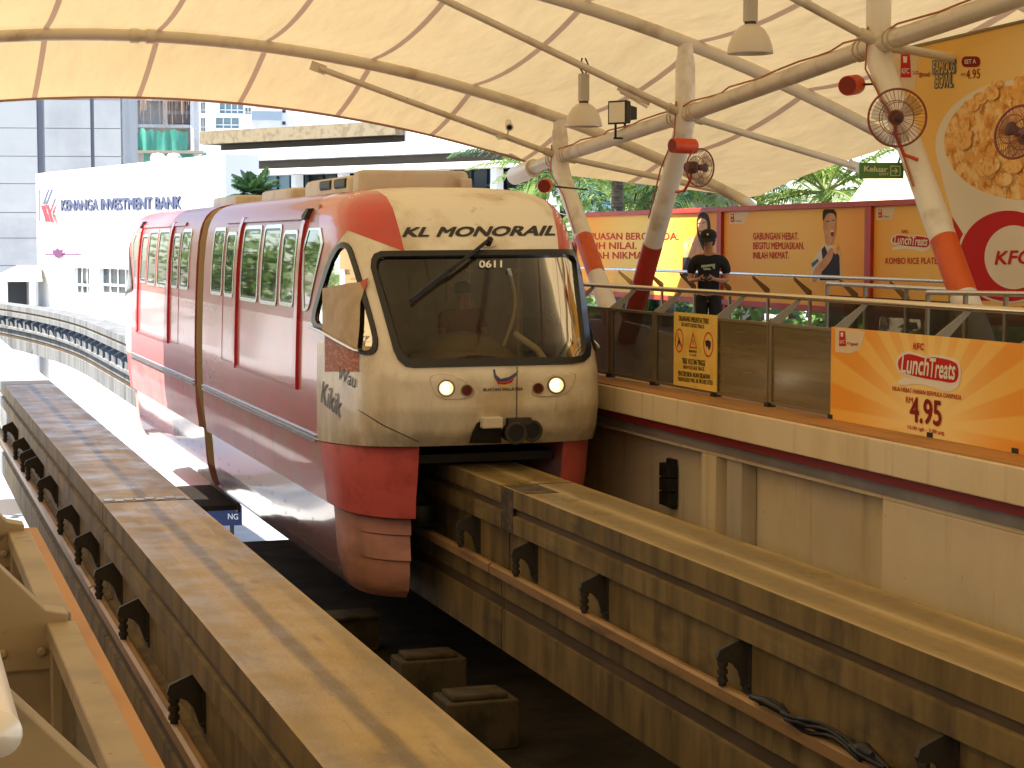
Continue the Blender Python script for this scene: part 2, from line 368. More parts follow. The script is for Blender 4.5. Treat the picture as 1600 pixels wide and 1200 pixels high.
# ------------------------------------------------------------------ guideway beams
ZT = -.82
def beam_top_mat(name, lines, base, dark, light):
    m = mat(name, base, .4, var=[(dark, (1.5, .5, 1.5), .42, .72), (light, (2, .25, 2), .52, .75), (dark, (14, 1.2, 14), .56, .72, .8), ((.1, .065, .025), (2.2, 1.1, 2.2), .6, .7, .6), ((.5, .43, .32), (26, 9, 26), .71, .76, .7)], bump=.25, rvar=.15)
    n, L, b = nodes_of(m); src = b.inputs['Base Color'].links[0].from_socket
    tc = n.new('ShaderNodeTexCoord'); sp = n.new('ShaderNodeSeparateXYZ'); L.new(tc.outputs['Object'], sp.inputs[0])
    nz = n.new('ShaderNodeTexNoise'); nz.inputs['Scale'].default_value = 2.5; nz.inputs['Detail'].default_value = 6; L.new(tc.outputs['Object'], nz.inputs[0])
    for u, hw, c, amt in lines:
        d = mathn(n, L, 'ABSOLUTE', mathn(n, L, 'SUBTRACT', sp.outputs[0], u))
        d = mathn(n, L, 'MULTIPLY_ADD', nz.outputs[0], .03, mathn(n, L, 'SUBTRACT', d, .015))
        r = n.new('ShaderNodeMapRange'); r.inputs[1].default_value = hw*.6; r.inputs[2].default_value = hw*1.4; r.inputs[3].default_value = amt; r.inputs[4].default_value = 0
        L.new(d, r.inputs[0]); src = mixn(n, L, r.outputs[0], src, c)
    L.new(src, b.inputs['Base Color']); return m
M['topL'] = beam_top_mat('worn_running_surface', [(0, .05, (.12, .075, .025), .85), (-.33, .09, (.23, .165, .08), .55), (.35, .05, (.2, .14, .06), .6)], (.37, .245, .078), (.2, .122, .033), (.47, .34, .14))
M['topR'] = beam_top_mat('dirty_running_surface', [(-.2, .12, (.16, .115, .045), .75), (.2, .12, (.16, .115, .045), .75), (0, .03, (.4, .32, .19), .8), (-.385, .03, (.4, .32, .19), .5)], (.33, .225, .072), (.21, .135, .042), (.4, .29, .115))
M['groove'] = mat('brown_groove', (.07, .045, .022), .8, var=[((.11, .07, .035), (4, 1, 4), .4, .7)])  # darker brown on the groove faces only
M['rail'] = mat('worn_conductor_rail', (.34, .2, .08), .5, .2, var=[((.2, .11, .05), (6, 1.5, 6), .45, .7)])
def prof(h):
    right = [(h, 0, 1), (h, -.18, 2), (h-.035, -.19, 2), (h-.035, -.26, 3), (h, -.27, 0), (h, -.44, 0), (h-.09, -.47, 0), (h-.09, -.92, 0), (h, -.95, 0), (h, -1.14, 2), (h-.03, -1.15, 2), (h-.03, -1.27, 0), (h, -1.28, 0), (h, -1.69, 0)]
    return [(u, z) for u, z, _ in right]
def sweep_beam(mb, h, path):
    P = prof(h); P = [(-u, z) for u, z in P]+[(u, z) for u, z in P[::-1]]; n = len(P); rings = []
    for i, (x, y) in enumerate(path):
        a = Vector(path[max(i-1, 0)]); b = Vector(path[min(i+1, len(path)-1)]); t = (b-a).normalized(); r = Vector((t.y, -t.x))
        rings.append([(x+r.x*u, y+r.y*u, ZT+z) for u, z in P])
    i0 = len(mb.f); mb.loft(rings)
    k = len(P); ms = []
    for e in range(k):
        zm = (P[e][1]+P[(e+1) % k][1])/2
        ms.append(1 if e == k-1 else 2 if (-.265 < zm < -.18 or -1.275 < zm < -1.14) else 0)
    for j in range(i0, len(mb.f)-2): mb.m[j] = ms[(j-i0) % k]
def rail_path(mb, h, path, off):
    R = [(-.045, -.05), (.045, -.05), (.045, .03), (.02, .05), (-.02, .05), (-.045, .03)]; rings = []
    for i, (x, y) in enumerate(path):
        a = Vector(path[max(i-1, 0)]); b = Vector(path[min(i+1, len(path)-1)]); t = (b-a).normalized(); r = Vector((t.y, -t.x))
        rings.append([(x+r.x*(off+u), y+r.y*(off+u), -1.66+z) for u, z in R])
    mb.loft(rings)
def bracket(mb, mb2, h, x, y, rz=0):         # cast arm holding the conductor rail down, with its spring
    w = -(h-.09); P = [(w, -.42), (w, -.82), (w-.03, -.82), (w-.075, -.69), (w-.12, -.635), (w-.16, -.615), (w-.235, -.61), (w-.255, -.575), (w-.235, -.52)]
    c, s_ = math.cos(rz), math.sin(rz)
    def T(u, v, z): return (x+c*u-s_*v, y+s_*u+c*v, ZT+z)
    mb.loft([[T(u, -.022, z) for u, z in P], [T(u, .022, z) for u, z in P]])
    mb.hexa([T(w+.012, -.07, -.86), T(w-.012, -.07, -.86), T(w-.012, .07, -.86), T(w+.012, .07, -.86), T(w+.012, -.07, -.4), T(w-.012, -.07, -.4), T(w-.012, .07, -.4), T(w+.012, .07, -.4)])
    for v_ in (-.05, .05):
        for z_ in (-.46, -.8): mb.lathe(T(w-.012, v_, z_), [(.018, 0), (.018, .022)], 6, 0, ax=(-c, -s_, 0), caps=True)
    for k in range(6):
        r = .045 if k % 2 else .032
        mb2.lathe(T(w-.205, 0, -.79+k*.03), [(r*.9, 0), (r*.9, .03)], 10, 0, caps=True)
def path_left(y0, y1, n): return [(2.32-(max(0, y-60)**2)/150, y) for y in [y0+(y1-y0)*i/n for i in range(n+1)]]
def path_right(y0, y1, n): return [(6.28-(max(0, y-58)**2)/240, y) for y in [y0+(y1-y0)*i/n for i in range(n+1)]]
def guideway(label, path, h, top, brs, X, finger=None, curve=False):
    t = thing('guideway_beam', label, 'guideway beam', (path[0][0], path[0][1], ZT-1.69), 'guideway beam sections')
    # body mesh keeps its origin on the beam axis so worn tracks follow it
    b = MB(); sweep_beam(b, h, path); b.build('beam', [M['conc'] if not curve else M['conc_far'], top, M['groove']], t)
    r = MB(); rail_path(r, h, path, -(h+.09)); r.build('conductor_rail', M['rail'] if not curve else M['conc_far'], t)
    for (x, y, rz) in brs:
        a, s2 = MB(), MB(); bracket(a, s2, h, x, y, rz); o = a.build('bracket', M['dark'] if not curve else mat_bracket_far, t); s2.build('spring', M['dark'] if not curve else mat_bracket_far, o, smooth=40)
    if finger:
        fj = MB(); yj = finger
        for k in range(8):
            u0 = -h+.03+(2*h-.06)*k/8; fj.box(X+u0, X+u0+(2*h-.06)/8-.012, yj-.07-.05*(k % 2), yj+.03-.05*(k % 2)+.05, ZT-.01, ZT+.006)
        fj.build('finger_joint', M['steel_worn'], t)
    return t
M['steel_worn'] = mat('worn_steel_plate', (.35, .3, .23), .3, .6, var=[((.18, .13, .08), (5, 5, 5), .4, .65)])
mat_bracket_far = mat('sunlit_bracket', (.07, .09, .12), .6)  # lighter bluish copy of the bracket iron, sunlight put into its colour
LB, RB = .42, .39
lbr = [12.6, 15.46, 17.3, 19.25, 21.3, 24.1, 26.3, 27.3, 28.9, 31.5]
guideway('near left guideway beam with a dark worn stripe, in shade below the near platform', path_left(2, 17.95, 4), LB, M['topL'], [(2.32, y, 0) for y in (6.9, 9.8)+tuple(lbr[:3])], 2.32)
guideway('left guideway beam between the toothed finger joint and the sunlight', path_left(18.0, 33.5, 4), LB, M['topL'], [(2.32, y, 0) for y in lbr[3:]], 2.32, finger=18.15)
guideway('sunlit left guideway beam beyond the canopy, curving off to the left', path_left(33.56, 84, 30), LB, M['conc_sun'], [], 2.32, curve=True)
guideway('near right guideway beam in front of the train, black brackets on its stained side', path_right(3, 17.98, 4), RB, M['topR'], [(6.28, y, 0) for y in (6.9, 9.6, 12.42, 15.3, 17.2)], 6.28)
guideway('right guideway beam section that the train straddles', path_right(18.03, 42, 4), RB, M['topR'], [(6.28, y, 0) for y in (19.06, 21, 23.5)], 6.28)
cb = []
for i in range(22):
    y = 46+i*1.55; cb.append((6.28-(max(0, y-58)**2)/240, y, max(0, y-58)/120))
guideway('sunlit right guideway beam curving away to the left behind the train', path_right(42.06, 86, 30), RB, M['conc_far'], cb, 6.28, curve=True)
jt = [o for o in bpy.data.objects if o.get('label', '').startswith('near right guideway')][0]
g = MB(); g.box(6.28-RB-.004, 6.28-RB+.01, 17.62, 17.97, ZT-.44, ZT-.002); g.box(6.28-RB+.02, 6.28-.02, 17.3, 17.97, ZT-.01, ZT+.003); g.build('joint_patch', mat('tarry_joint_stain', (.09, .06, .028), .7, var=[((.035, .024, .012), (6, 6, 9), .4, .6), ((.2, .14, .06), (14, 14, 14), .58, .68)]), jt)
# dark cable clip lying by the right rail
g = MB()
for q in range(5): g.tube([(5.76+.025*q*math.sin(i*.7+q)+.01*q, 11.75-i*.11-.1*q, -1.585+.02*(q % 3)+.03*math.sin(i*.8+q*1.7)) for i in range(14)], .016, 6)
g.tube([(5.76, 11.9, -1.57), (5.72, 11.6, -1.53), (5.77, 11.35, -1.57)], [.02, .035, .02], 8); g.tube([(5.78, 10.5, -1.57), (5.74, 10.25, -1.52), (5.78, 10.0, -1.58)], [.02, .05, .015], 8)
tag(g.build('cable_bundle', M['black'], smooth=60, loc=(5.79, 11, -1.6)), 'black bundle of cable lying on the right conductor rail', 'cable')

# ------------------------------------------------------------------ opposite platform (right)
g = MB()
g.box(8.02, 14.45, -36, 46, -.5, 0); structure(g, 'platform_floor', M['floor'])
g = MB(); g.box(7.86, 8.6, 2, 46.05, .004, .02)
structure(g, 'platform_edge', M['ledge'])
w_ = thing('platform_wall', 'cream platform wall with a red stripe beneath its edge fascia, right of the train', 'wall', (8.2, 2, -4))
g = MB(); g.box(7.83, 8.0, 2, 46.1, -.28, .003); g.build('fascia', M['paint_cream'], w_, bev=.012)
g = MB(); g.box(7.95, 8.0, 2, 46.1, -.385, -.281); g.build('red_stripe', mat('dark_red_stripe', (.27, .015, .012), .55), w_)
F8 = Frame((8.12, 46.1, 0), (0, -1))
g = MB()
hol = [(46.1-b, 46.1-a, -4.2, -.545) for a, b in ((14.1, 17.5), (17.85, 22.6), (23, 28), (28.4, 33.4))]
F8.wall(g, 0, 44.1, -4.4, -.386, hol, -.14, .08); F8.box(g, 0, 44.1, -4.4, -.386, -.4, -.15)
g.build('panelled_wall', M['paint_cream'], w_, bev=.012)
g = MB(); g.box(8.1, 8.26, 17.0, 17.35, -4.2, -.55); g.build('pilaster', mat('grey_painted_pilaster', (.52, .44, .31), .6, var=[((.42, .34, .22), (3, 3, .6), .4, .7)]), w_)
g = MB()
for k in range(3): g.box(8.13, 8.25, 18.95, 19.2, -1.25+k*.16-.02, -1.12+k*.16)
g.box(8.2, 8.26, 18.98, 19.17, -1.3, -.75); g.build('cable_clamp', M['black'], w_, bev=.01)

# front balustrade (reference panels and handrail)
bal = thing('platform_balustrade', 'long steel and tinted glass balustrade on the opposite platform edge', 'balustrade', (8.3, 4, 0))
posts = [6.0, 7.3, 8.6, 9.9, 11.2, 12.45, 13.7, 15.45, 16.78, 18.06, 19.73, 21.1, 22.5, 24, 25.5, 27, 28.5, 30, 31.5, 33]
g = MB(); g.tube([(8.6, y, 1.1) for y in (4, 14, 24, 36)], .03, 12); g.build('handrail', mat('bronze_steel_handrail', (.6, .5, .36), .22, .9), bal, smooth=60)
for y in posts:
    g = MB(); g.box(8.285, 8.335, y-.025, y+.025, .02, .86)
    g.loft([[(8.29, y-.012, .8), (8.34, y-.012, .78), (8.62, y-.012, 1.06), (8.6, y-.012, 1.09), (8.29, y-.012, .87)], [(8.29, y+.012, .8), (8.34, y+.012, .78), (8.62, y+.012, 1.06), (8.6, y+.012, 1.09), (8.29, y+.012, .87)]])
    g.build('post', M['frame'], bal)
for a, b in zip(posts, posts[1:]):
    g = MB(); y0, y1 = a+.03, b-.03
    for z0, z1 in ((.045, .075), (.825, .855)): g.box(8.28, 8.32, y0, y1, z0, z1)
    for u, v in ((y0, y0+.025), (y1-.025, y1)): g.box(8.28, 8.32, u, v, .075, .825)
    o = g.build('panel_frame', M['frame'], bal)
    g = MB(); g.box(8.296, 8.304, y0+.02, y1-.02, .07, .83); g.build('glass', M['glass_brown'] if b < 18.2 else M['glass'], o)
for y in posts[4:14]:
    g = MB(); g.box(8.25, 8.34, y-.045, y+.045, .0205, .06); g.build('base_clamp', M['black'], bal)

# yellow warning sign on the balustrade
FS = Frame((8.262, 19.2, 0), (0, -1))
ws = thing('warning_sign', 'yellow warning sign with red prohibition circles hung on the glass balustrade', 'sign', (8.26, 18.6, .1))
M['sign_y'] = mat('yellow_sign', (.8, .52, .1), .5, var=[((.7, .43, .07), (3, 3, 3), .45, .7)])
M['sign_red'] = mat('sign_red', (.6, .05, .02), .5); M['sign_black'] = mat('sign_black', (.012, .01, .008), .5)
g = MB(); A, B = FS.px(1053, 487), FS.px(1119, 609); zb = FS.px(1053, 601)[1]
FS.box(g, A[0], B[0], zb, A[1], -.012, 0); g.build('sign_panel', M['sign_y'], ws)
g = MB()
def wl(t, x0, x1, y0, y1, bold=.0):
    g = MB(); FS.text(g, t, (x0, y0), (x1, y0+(x1-x0)*.115), (x0, y1), .002, 0, bold); g.build('lettering', M['sign_black'], ws)
wl('DILARANG MELINTAS TREK', 1061, 1108, 492.5, 501, .03); wl('DO NOT CROSS TRACK', 1065, 1101, 503.5, 509.5, .01)
wl('BAHAYA', 1077, 1089, 546, 550.5, .03); wl('DANGER', 1077.5, 1088.5, 552.5, 556)
wl('TREK VOLTAN TINGGI', 1066, 1102, 559, 568, .03); wl('HIGH VOLTAGE TRACK', 1068, 1101, 570, 576, .01)
wl('PENCEROBOH AKAN DIDAKWA', 1060, 1110, 579, 587, .03); wl('TRESPASSERS WILL BE PROSECUTED', 1059, 1114, 588.5, 595, .01)
g = MB(); FS.poly(g, circ(1061, 529, 1.3), .0026); FS.poly(g, [(1060, 531), (1062.5, 531), (1063.5, 541), (1061.5, 536), (1059, 543), (1058.5, 541)], .0026)
FS.poly(g, [(1102, 533), (1106, 531), (1111, 534), (1111, 541), (1108, 548), (1106, 541), (1104, 543)], .0026); FS.poly(g, circ(1104, 538, 1.6), .0027)
FS.poly(g, [(1082.4, 531), (1083.6, 531), (1083.2, 539), (1082.8, 539)], .0026)
g.build('pictogram', M['sign_black'], ws)
g = MB(); FS.poly(g, circ(1061.5, 532, 6.6, 28, 19), .0015, 0, [circ(1061.5, 532, 5.4, 28, 16.5)]); FS.poly(g, [(1058, 522), (1059, 520.5), (1066, 541), (1065, 543)], .0018); g.build('prohibition_mark', M['sign_red'], ws)
g = MB(); FS.poly(g, circ(1107, 538.5, 8, 28, 20), .0015, 0, [circ(1107, 538.5, 6.5, 28, 17)]); g.build('prohibition_mark', M['sign_red'], ws)
g = MB(); FS.poly(g, [(1083, 518), (1089.5, 545), (1077, 543.5)], .0015, 0, [[(1083, 524), (1087.6, 542.5), (1079, 541.5)]]); g.build('warning_triangle', M['sign_red'], ws)

# ---- printed advertising
def print_mat(name, c_in, c_out, centre=(0, 0), rad=1.2, rays=0, ray_c=None):
    m = mat(name, c_in, .5, spec=.15); n, L, b = nodes_of(m)
    tc = n.new('ShaderNodeTexCoord'); sp = n.new('ShaderNodeSeparateXYZ'); L.new(tc.outputs['Object'], sp.inputs[0])
    yy = mathn(n, L, 'SUBTRACT', sp.outputs[1], centre[0]); zz = mathn(n, L, 'SUBTRACT', sp.outputs[2], centre[1])
    d = mathn(n, L, 'SQRT', mathn(n, L, 'ADD', mathn(n, L, 'MULTIPLY', yy, yy), mathn(n, L, 'MULTIPLY', zz, zz)))
    r = n.new('ShaderNodeMapRange'); r.inputs[1].default_value = .15; r.inputs[2].default_value = rad; L.new(d, r.inputs[0]); r.interpolation_type = 'SMOOTHSTEP'
    c = mixn(n, L, r.outputs[0], c_in, c_out)
    if rays:
        an = mathn(n, L, 'ARCTAN2', zz, yy); sn = mathn(n, L, 'SINE', mathn(n, L, 'MULTIPLY', an, rays))
        q = n.new('ShaderNodeMapRange'); q.inputs[1].default_value = -.2; q.inputs[2].default_value = .2; L.new(sn, q.inputs[0])
        c = mixn(n, L, mathn(n, L, 'MULTIPLY', q.outputs[0], mathn(n, L, 'MULTIPLY', r.outputs[0], .75)), c, ray_c)
    L.new(c, b.inputs['Base Color']); return m
M['burst2'] = mat('tan_blocker_board', (.55, .36, .16), .5)
M['p_red'] = mat('print_red', (.52, .02, .02), .6, spec=.1); M['p_maroon'] = mat('print_maroon', (.24, .016, .012), .6, spec=.1)
M['p_white'] = mat('print_cream_white', (.78, .7, .56), .6, spec=.1); M['p_pale'] = mat('print_pale_corner', (.72, .56, .36), .6, spec=.1)
M['p_skin'] = mat('print_skin', (.6, .33, .19), .6, spec=.1, var=[((.48, .24, .13), (6, 6, 6), .4, .7)]); M['p_hair'] = mat('print_hair', (.02, .012, .01), .6, spec=.1)
M['p_shirt'] = mat('print_shirt', (.68, .63, .56), .6, spec=.1); M['p_vest'] = mat('print_vest', (.03, .025, .035), .6, spec=.1); M['p_blue'] = mat('print_blue', (.06, .14, .25), .6, spec=.1)
M['p_food'] = mat('print_food', (.78, .4, .1), .6, spec=.1, var=[((.88, .6, .26), (5, 5, 5), .45, .6), ((.55, .2, .03), (7, 7, 7), .5, .65), ((.88, .66, .3), (9, 9, 9), .58, .68)])
M['p_lump'] = mat('print_crumbed_lump', (.86, .52, .18), .6, spec=.1, var=[((.66, .3, .07), (12, 12, 12), .45, .65)])
M['p_navy'] = mat('print_navy_outline', (.08, .13, .19), .6, spec=.1); M['p_yellow'] = mat('print_yellow', (.78, .5, .12), .6, spec=.1)
PM = [M['p_red'], M['p_maroon'], M['p_white'], M['p_pale'], M['p_skin'], M['p_hair'], M['p_shirt'], M['p_vest'], M['p_blue'], M['p_food'], M['p_navy'], M['p_yellow'], M['p_lump']]
RED, MAR, WHI, PAL, SKI, HAI, SHI, VES, BLU, FOO, NAV, YEL, LUM = range(13)
def small_logo(F, mb, x, y, s, dy=.1):     # red fan-shaped logo block and small slogan
    F.poly(mb, [(x, y), (x+9*s, y+.6), (x+10.5*s, y+24*s), (x-.5*s, y+24*s)], .004, RED)
    F.poly(mb, [(x+2.3*s, y+2.5*s), (x+6.6*s, y+2.8*s), (x+6.2*s, y+9*s), (x+2.8*s, y+9*s)], .006, WHI)
    F.tbox(mb, 'KFC', x+1.2*s, y+14.5*s, x+8.8*s, y+20*s, .006, WHI, .03)
    F.tbox(mb, 'so', x+12*s, y+17*s, x+18*s, y+21*s, .006, RED, dy=.3*s); F.tbox(mb, 'good', x+18.6*s, y+17.4*s, x+29*s, y+24*s, .006, MAR, .01, dy=.6*s)
def lunch_treats(F, mb, x0, y0, x1, y1, dy):    # script wordmark: pale edge, red edge, pale letters, ribbon
    W, H = x1-x0, y1-y0
    def X(u): return x0+W*u
    def Y(u, v): return y0+H*v+dy*u
    blob = [(0, .35), (.1, .2), (.22, .16), (.5, .26), (.56, .18), (.95, .25), (1.0, .42), (.99, .68), (.9, .78), (.7, .74), (.45, .72), (.2, .66), (.03, .6)]
    big = [(.5+(u-.5)*1.07, .46+(v-.46)*1.22) for u, v in blob]
    F.poly(mb, smoothpoly([(X(u), Y(u, v)) for u, v in big]), .004, WHI)
    F.poly(mb, smoothpoly([(X(u), Y(u, v)) for u, v in [(0, .78), (.25, .72), (.5, .75), (.8, .84), (1.02, .7), (1, .84), (.82, 1), (.6, .9), (.3, .84), (.02, .95)]]), .0045, WHI)
    F.poly(mb, smoothpoly([(X(u), Y(u, v)) for u, v in blob]), .006, RED)
    F.tbox(mb, 'Lunch', X(.06), Y(.06, .17), X(.525), Y(.06, .64), .009, WHI, .028, .25, dy=dy*.47)
    F.tbox(mb, 'Treats', X(.535), Y(.53, .22), X(.955), Y(.53, .68), .009, WHI, .028, .25, dy=dy*.44)
    F.tbox(mb, 'KFC', X(.26), Y(.26, -.1), X(.44), Y(.26, .06), .009, RED, .03, .1, dy=dy*.15)
# railing banner
FB = Frame((8.255, 15.45, 0), (0, -1))
bn = thing('railing_banner', 'orange sunburst advertising banner with a price of 4.95 fixed along the glass balustrade', 'banner', (8.26, 13.2, .4))
M['burst'] = print_mat('sunburst_print', (.9, .66, .24), (.86, .45, .07), (.55, -.28), 1.5, 22, (.8, .28, .02))
g = MB(); FB.box(g, 0, 5.6, .02, .87, -.02, 0); g.build('printed_panel', M['burst'], bn)
g = MB(); FB.poly(g, [(1305.5, 512), (1352, 518), (1345, 545), (1330, 552), (1305.5, 550)], .002, PAL)
small_logo(FB, g, 1312, 517, 1.0)
lunch_treats(FB, g, 1403, 540, 1499, 607, 8)
FB.text(g, 'NILAI HEBAT HARIAN BERMULA DARIPADA', (1395, 603), (1503, 617.5), (1395, 610), .004, RED, .012)
FB.text(g, 'RM', (1416, 619.5), (1427, 621), (1416, 629), .004, RED, .01)
FB.text(g, '4.95', (1422, 619), (1472, 626), (1422, 659), .005, MAR, .03)
FB.text(g, '12.00 tgh - 3.00 ptg', (1419, 664), (1476, 673.5), (1419, 671.5), .004, RED, .008)
g.build('printed_artwork', PM, bn)

# far balustrade, hoardings, big banner
fb = thing('balustrade', 'steel handrail with slanted brackets in front of the advertising hoardings', 'balustrade', (14.1, 22, 0))
g = MB(); g.tube([(14.1, 21, 1.1), (14.1, 38, 1.1)], .028, 10); g.build('handrail', M['steel'], fb, smooth=60)
for y in [21.5+1.55*i for i in range(11)]:
    g = MB(); g.box(14.38, 14.42, y-.03, y+.03, 0, .85); g.loft([[(14.41, y-.012, .72), (14.41, y-.012, .86), (14.1, y-.012, 1.08), (14.1, y-.012, 1.03)], [(14.41, y+.012, .72), (14.41, y+.012, .86), (14.1, y+.012, 1.08), (14.1, y+.012, 1.03)]]); g.build('post', M['frame'], fb)
FH = Frame((14.6, 40, 0), (0, -1))
hp = [40-39.3, 40-31.6, 40-26.08, 40-21.6]
hl = ['orange hoarding showing a woman eating beside red slogan lettering', 'orange hoarding showing a laughing man in a dark vest', 'orange hoarding for a rice plate, rightmost of the red framed row']
arts = []
def art0(g):
    for t, x0, x1, y in (('KEPUASAN BERGANDA.', 908, 1061, 364), ('LEBIH NILAI.', 908, 995, 379), ('INILAH NIKMAT.', 908, 1018, 394)): FH.tbox(g, t, x0, y, x1, y+10.5, .004, RED, .02, dy=-1)
    FH.poly(g, smoothpoly([(1088, 345), (1093, 332.5), (1104, 332), (1109, 340), (1111, 360), (1113, 385), (1110, 400), (1102, 398), (1090, 372)]), .004, HAI)
    FH.poly(g, smoothpoly([(1090, 345), (1097, 340), (1105, 344), (1106, 358), (1102, 366), (1096, 369), (1092, 362)]), .007, SKI)
    FH.poly(g, [(1091, 349), (1095, 348), (1095, 349.2), (1091, 350.3)], .009, HAI); FH.poly(g, [(1098, 348), (1103, 347), (1103, 348.2), (1098, 349.4)], .009, HAI); FH.poly(g, [(1092, 361), (1098, 359.5), (1096, 363), (1093, 363)], .009, RED)
    FH.poly(g, smoothpoly([(1069, 382), (1074, 372), (1086, 369), (1095, 378), (1096, 398), (1084, 396), (1078, 404), (1070, 402)]), .005, SKI)
    FH.poly(g, smoothpoly([(1069, 376), (1076, 374), (1084, 380), (1083, 390), (1074, 393), (1069, 388)]), .007, FOO)
    FH.poly(g, [(1067, 402), (1079, 402), (1084, 432), (1066, 432)], .006, VES); FH.poly(g, [(1092, 398), (1112, 398), (1120, 440), (1084, 440)], .005, VES)
def art1(g):
    for t, x1, y in (('GABUNGAN HEBAT.', 1248, 363.5), ('BEGITU MEMUASKAN.', 1257, 378.5), ('INILAH NIKMAT.', 1233, 393.5)): FH.tbox(g, t, 1177, y, x1, y+11, .004, RED, .02, dy=-.4)
    FH.poly(g, [(1139.5, 332), (1170, 331), (1163, 350), (1139.5, 350)], .002, PAL); small_logo(FH, g, 1142, 334, .55)
    FH.poly(g, [(1286, 330), (1289, 327), (1303, 327), (1307, 333), (1307, 350), (1288, 352), (1285.5, 340)], .004, HAI)
    FH.poly(g, smoothpoly([(1289, 340), (1293, 333), (1304, 333), (1307, 342), (1307, 362), (1303, 374), (1300, 384), (1291, 384), (1289, 370), (1286, 352)]), .006, SKI)
    FH.poly(g, smoothpoly([(1298, 361), (1303, 359), (1304, 367), (1300, 371)]), .009, MAR); FH.poly(g, [(1299, 360.6), (1303, 359.6), (1303, 362), (1299, 363)], .011, WHI)
    FH.poly(g, [(1292, 346), (1297, 344.6), (1297, 346), (1292, 347.4)], .009, HAI); FH.poly(g, [(1300, 344), (1305, 343), (1305, 344.6), (1300, 345.4)], .009, HAI)
    FH.poly(g, [(1285, 385), (1291, 379), (1303, 384), (1312, 392), (1316, 440), (1266, 440), (1268, 415), (1276, 396)], .003, SHI)
    FH.poly(g, [(1284, 390), (1289, 384), (1294, 396), (1302, 396), (1305, 390), (1312, 400), (1313, 438), (1281, 438), (1287, 416)], .006, VES)
    FH.poly(g, [(1268, 412), (1278, 404), (1280, 408), (1270, 418)], .007, BLU)
    FH.poly(g, smoothpoly([(1268, 440), (1272, 420), (1290, 402), (1297, 387), (1303, 388), (1302, 402), (1296, 412), (1280, 430), (1276, 440)]), .008, SKI)
    FH.poly(g, smoothpoly([(1303, 384), (1309, 380), (1312, 388), (1308, 398), (1303, 396)]), .009, FOO)
def art2(g):
    FH.poly(g, [(1369, 324), (1401, 323), (1394, 343), (1369, 344)], .002, PAL); small_logo(FH, g, 1373, 327, .55)
    lunch_treats(FH, g, 1394, 362, 1453, 393, 1); FH.tbox(g, 'KOMBO RICE PLATE', 1384, 402.5, 1465, 412.5, .004, RED, .02, dy=-.3)
for k, art in enumerate((art0, art1, art2)):
    h = thing('advertising_hoarding', hl[k], 'hoarding', (14.6, 40-hp[k], 0), 'red framed hoardings behind the platform')
    a0, a1 = hp[k]+.08, hp[k+1]-.08
    g = MB(); FH.box(g, a0-.08, a1+.08, 2.2, 2.29, -.1, .06); FH.box(g, a0-.08, a1+.08, .5, .6, -.1, .06); FH.box(g, a0-.08, a0+.02, .6, 2.2, -.1, .06); FH.box(g, a1-.02, a1+.08, .6, 2.2, -.1, .06)
    FH.box(g, a0-.05, a0+.05, -.3, .5, -.1, -.02); FH.box(g, a1-.05, a1+.05, -.3, .5, -.1, -.02)
    g.build('frame', M['redpaint'] if k else M['redpaint'], h, bev=.008)
    g = MB(); FH.box(g, a0+.02, a1-.02, .6, 2.2, -.05, 0)
    g.build('printed_panel', print_mat('hoarding_print_%s' % 'abc'[k], (.85, .52, .11), (.8, .31, .03), ((-(a0+a1)/2+hp[k]), 1.5), 3.2), h)
    g = MB(); art(g); g.build('printed_artwork', PM, h)
FG = Frame((12.4, 21.66, 0), (0, -1))
bb = thing('food_banner', 'tall yellow banner picturing a white bowl of crumbed food', 'banner', (12.4, 19.2, .6))
def fgslab(g, P, c0, c1):
    Q = [FG.px(*q) for q in P]; g.prism([FG.p(x, y, c0) for x, y in Q], FG.N*(c1-c0))
g = MB(); fgslab(g, [(1387, 83), (1502, 478), (1760, 478), (1760, -4)], -.08, 0); g.build('printed_panel', print_mat('bowl_banner_print', (.85, .68, .34), (.82, .48, .1), (-1.2, 1.6), 3.0), bb)
g = MB(); fgslab(g, [(1383, 81), (1387, 84), (1762, -3), (1762, -7)], -.09, .02); fgslab(g, [(1383, 81), (1498, 478), (1502, 478), (1387, 83)], -.09, .02); g.build('frame', M['frame'], bb)
g = MB()
FG.poly(g, circ(1600, 228, 138, 60, 104), .003, WHI)
FG.poly(g, [(1463, 235), (1475, 290), (1490, 345), (1510, 470), (1730, 470), (1740, 235)], .002, WHI)
FG.poly(g, [(1488, 338), (1505, 365), (1560, 400), (1640, 415), (1740, 380), (1728, 470), (1509, 470)], .0045, RED)
FG.poly(g, circ(1600, 222, 124, 60, 90), .006, FOO)
random.seed(5)
for i in range(46):
    a, r = random.random()*6.28, random.random()**.5; x, y = 1600+105*r*math.cos(a), 205+80*r*math.sin(a)
    FG.poly(g, smoothpoly(circ(x, y, random.uniform(9, 19), 7, random.uniform(7, 15)), 1), .009+.0006*i, LUM if i % 3 else FOO)
FG.poly(g, circ(1576, 400, 79, 50, 74), .006+.004, WHI); FG.poly(g, circ(1577, 400, 76, 50, 71), .013, RED); FG.poly(g, circ(1586, 402, 46, 40, 50), .015, WHI)
FG.tbox(g, 'KFC', 1556, 392, 1616, 414, .018, RED, .03, .2, dy=-2)
for off, m_, c in ((.13, NAV, .006), (.012, YEL, .012)):
    e = 2.2 if m_ == NAV else 0
    FG.tbox(g, 'FAMOUS', 1459-e, 96-e, 1493+e, 115+e, c, m_, off*.7, .1, dy=-2); FG.tbox(g, 'BOWL', 1463-e, 118-e, 1489+e, 137+e, c, m_, off*.7, .1, dy=-2)
FG.tbox(g, 'KFC', 1463, 89, 1472, 94, .01, NAV, .03)
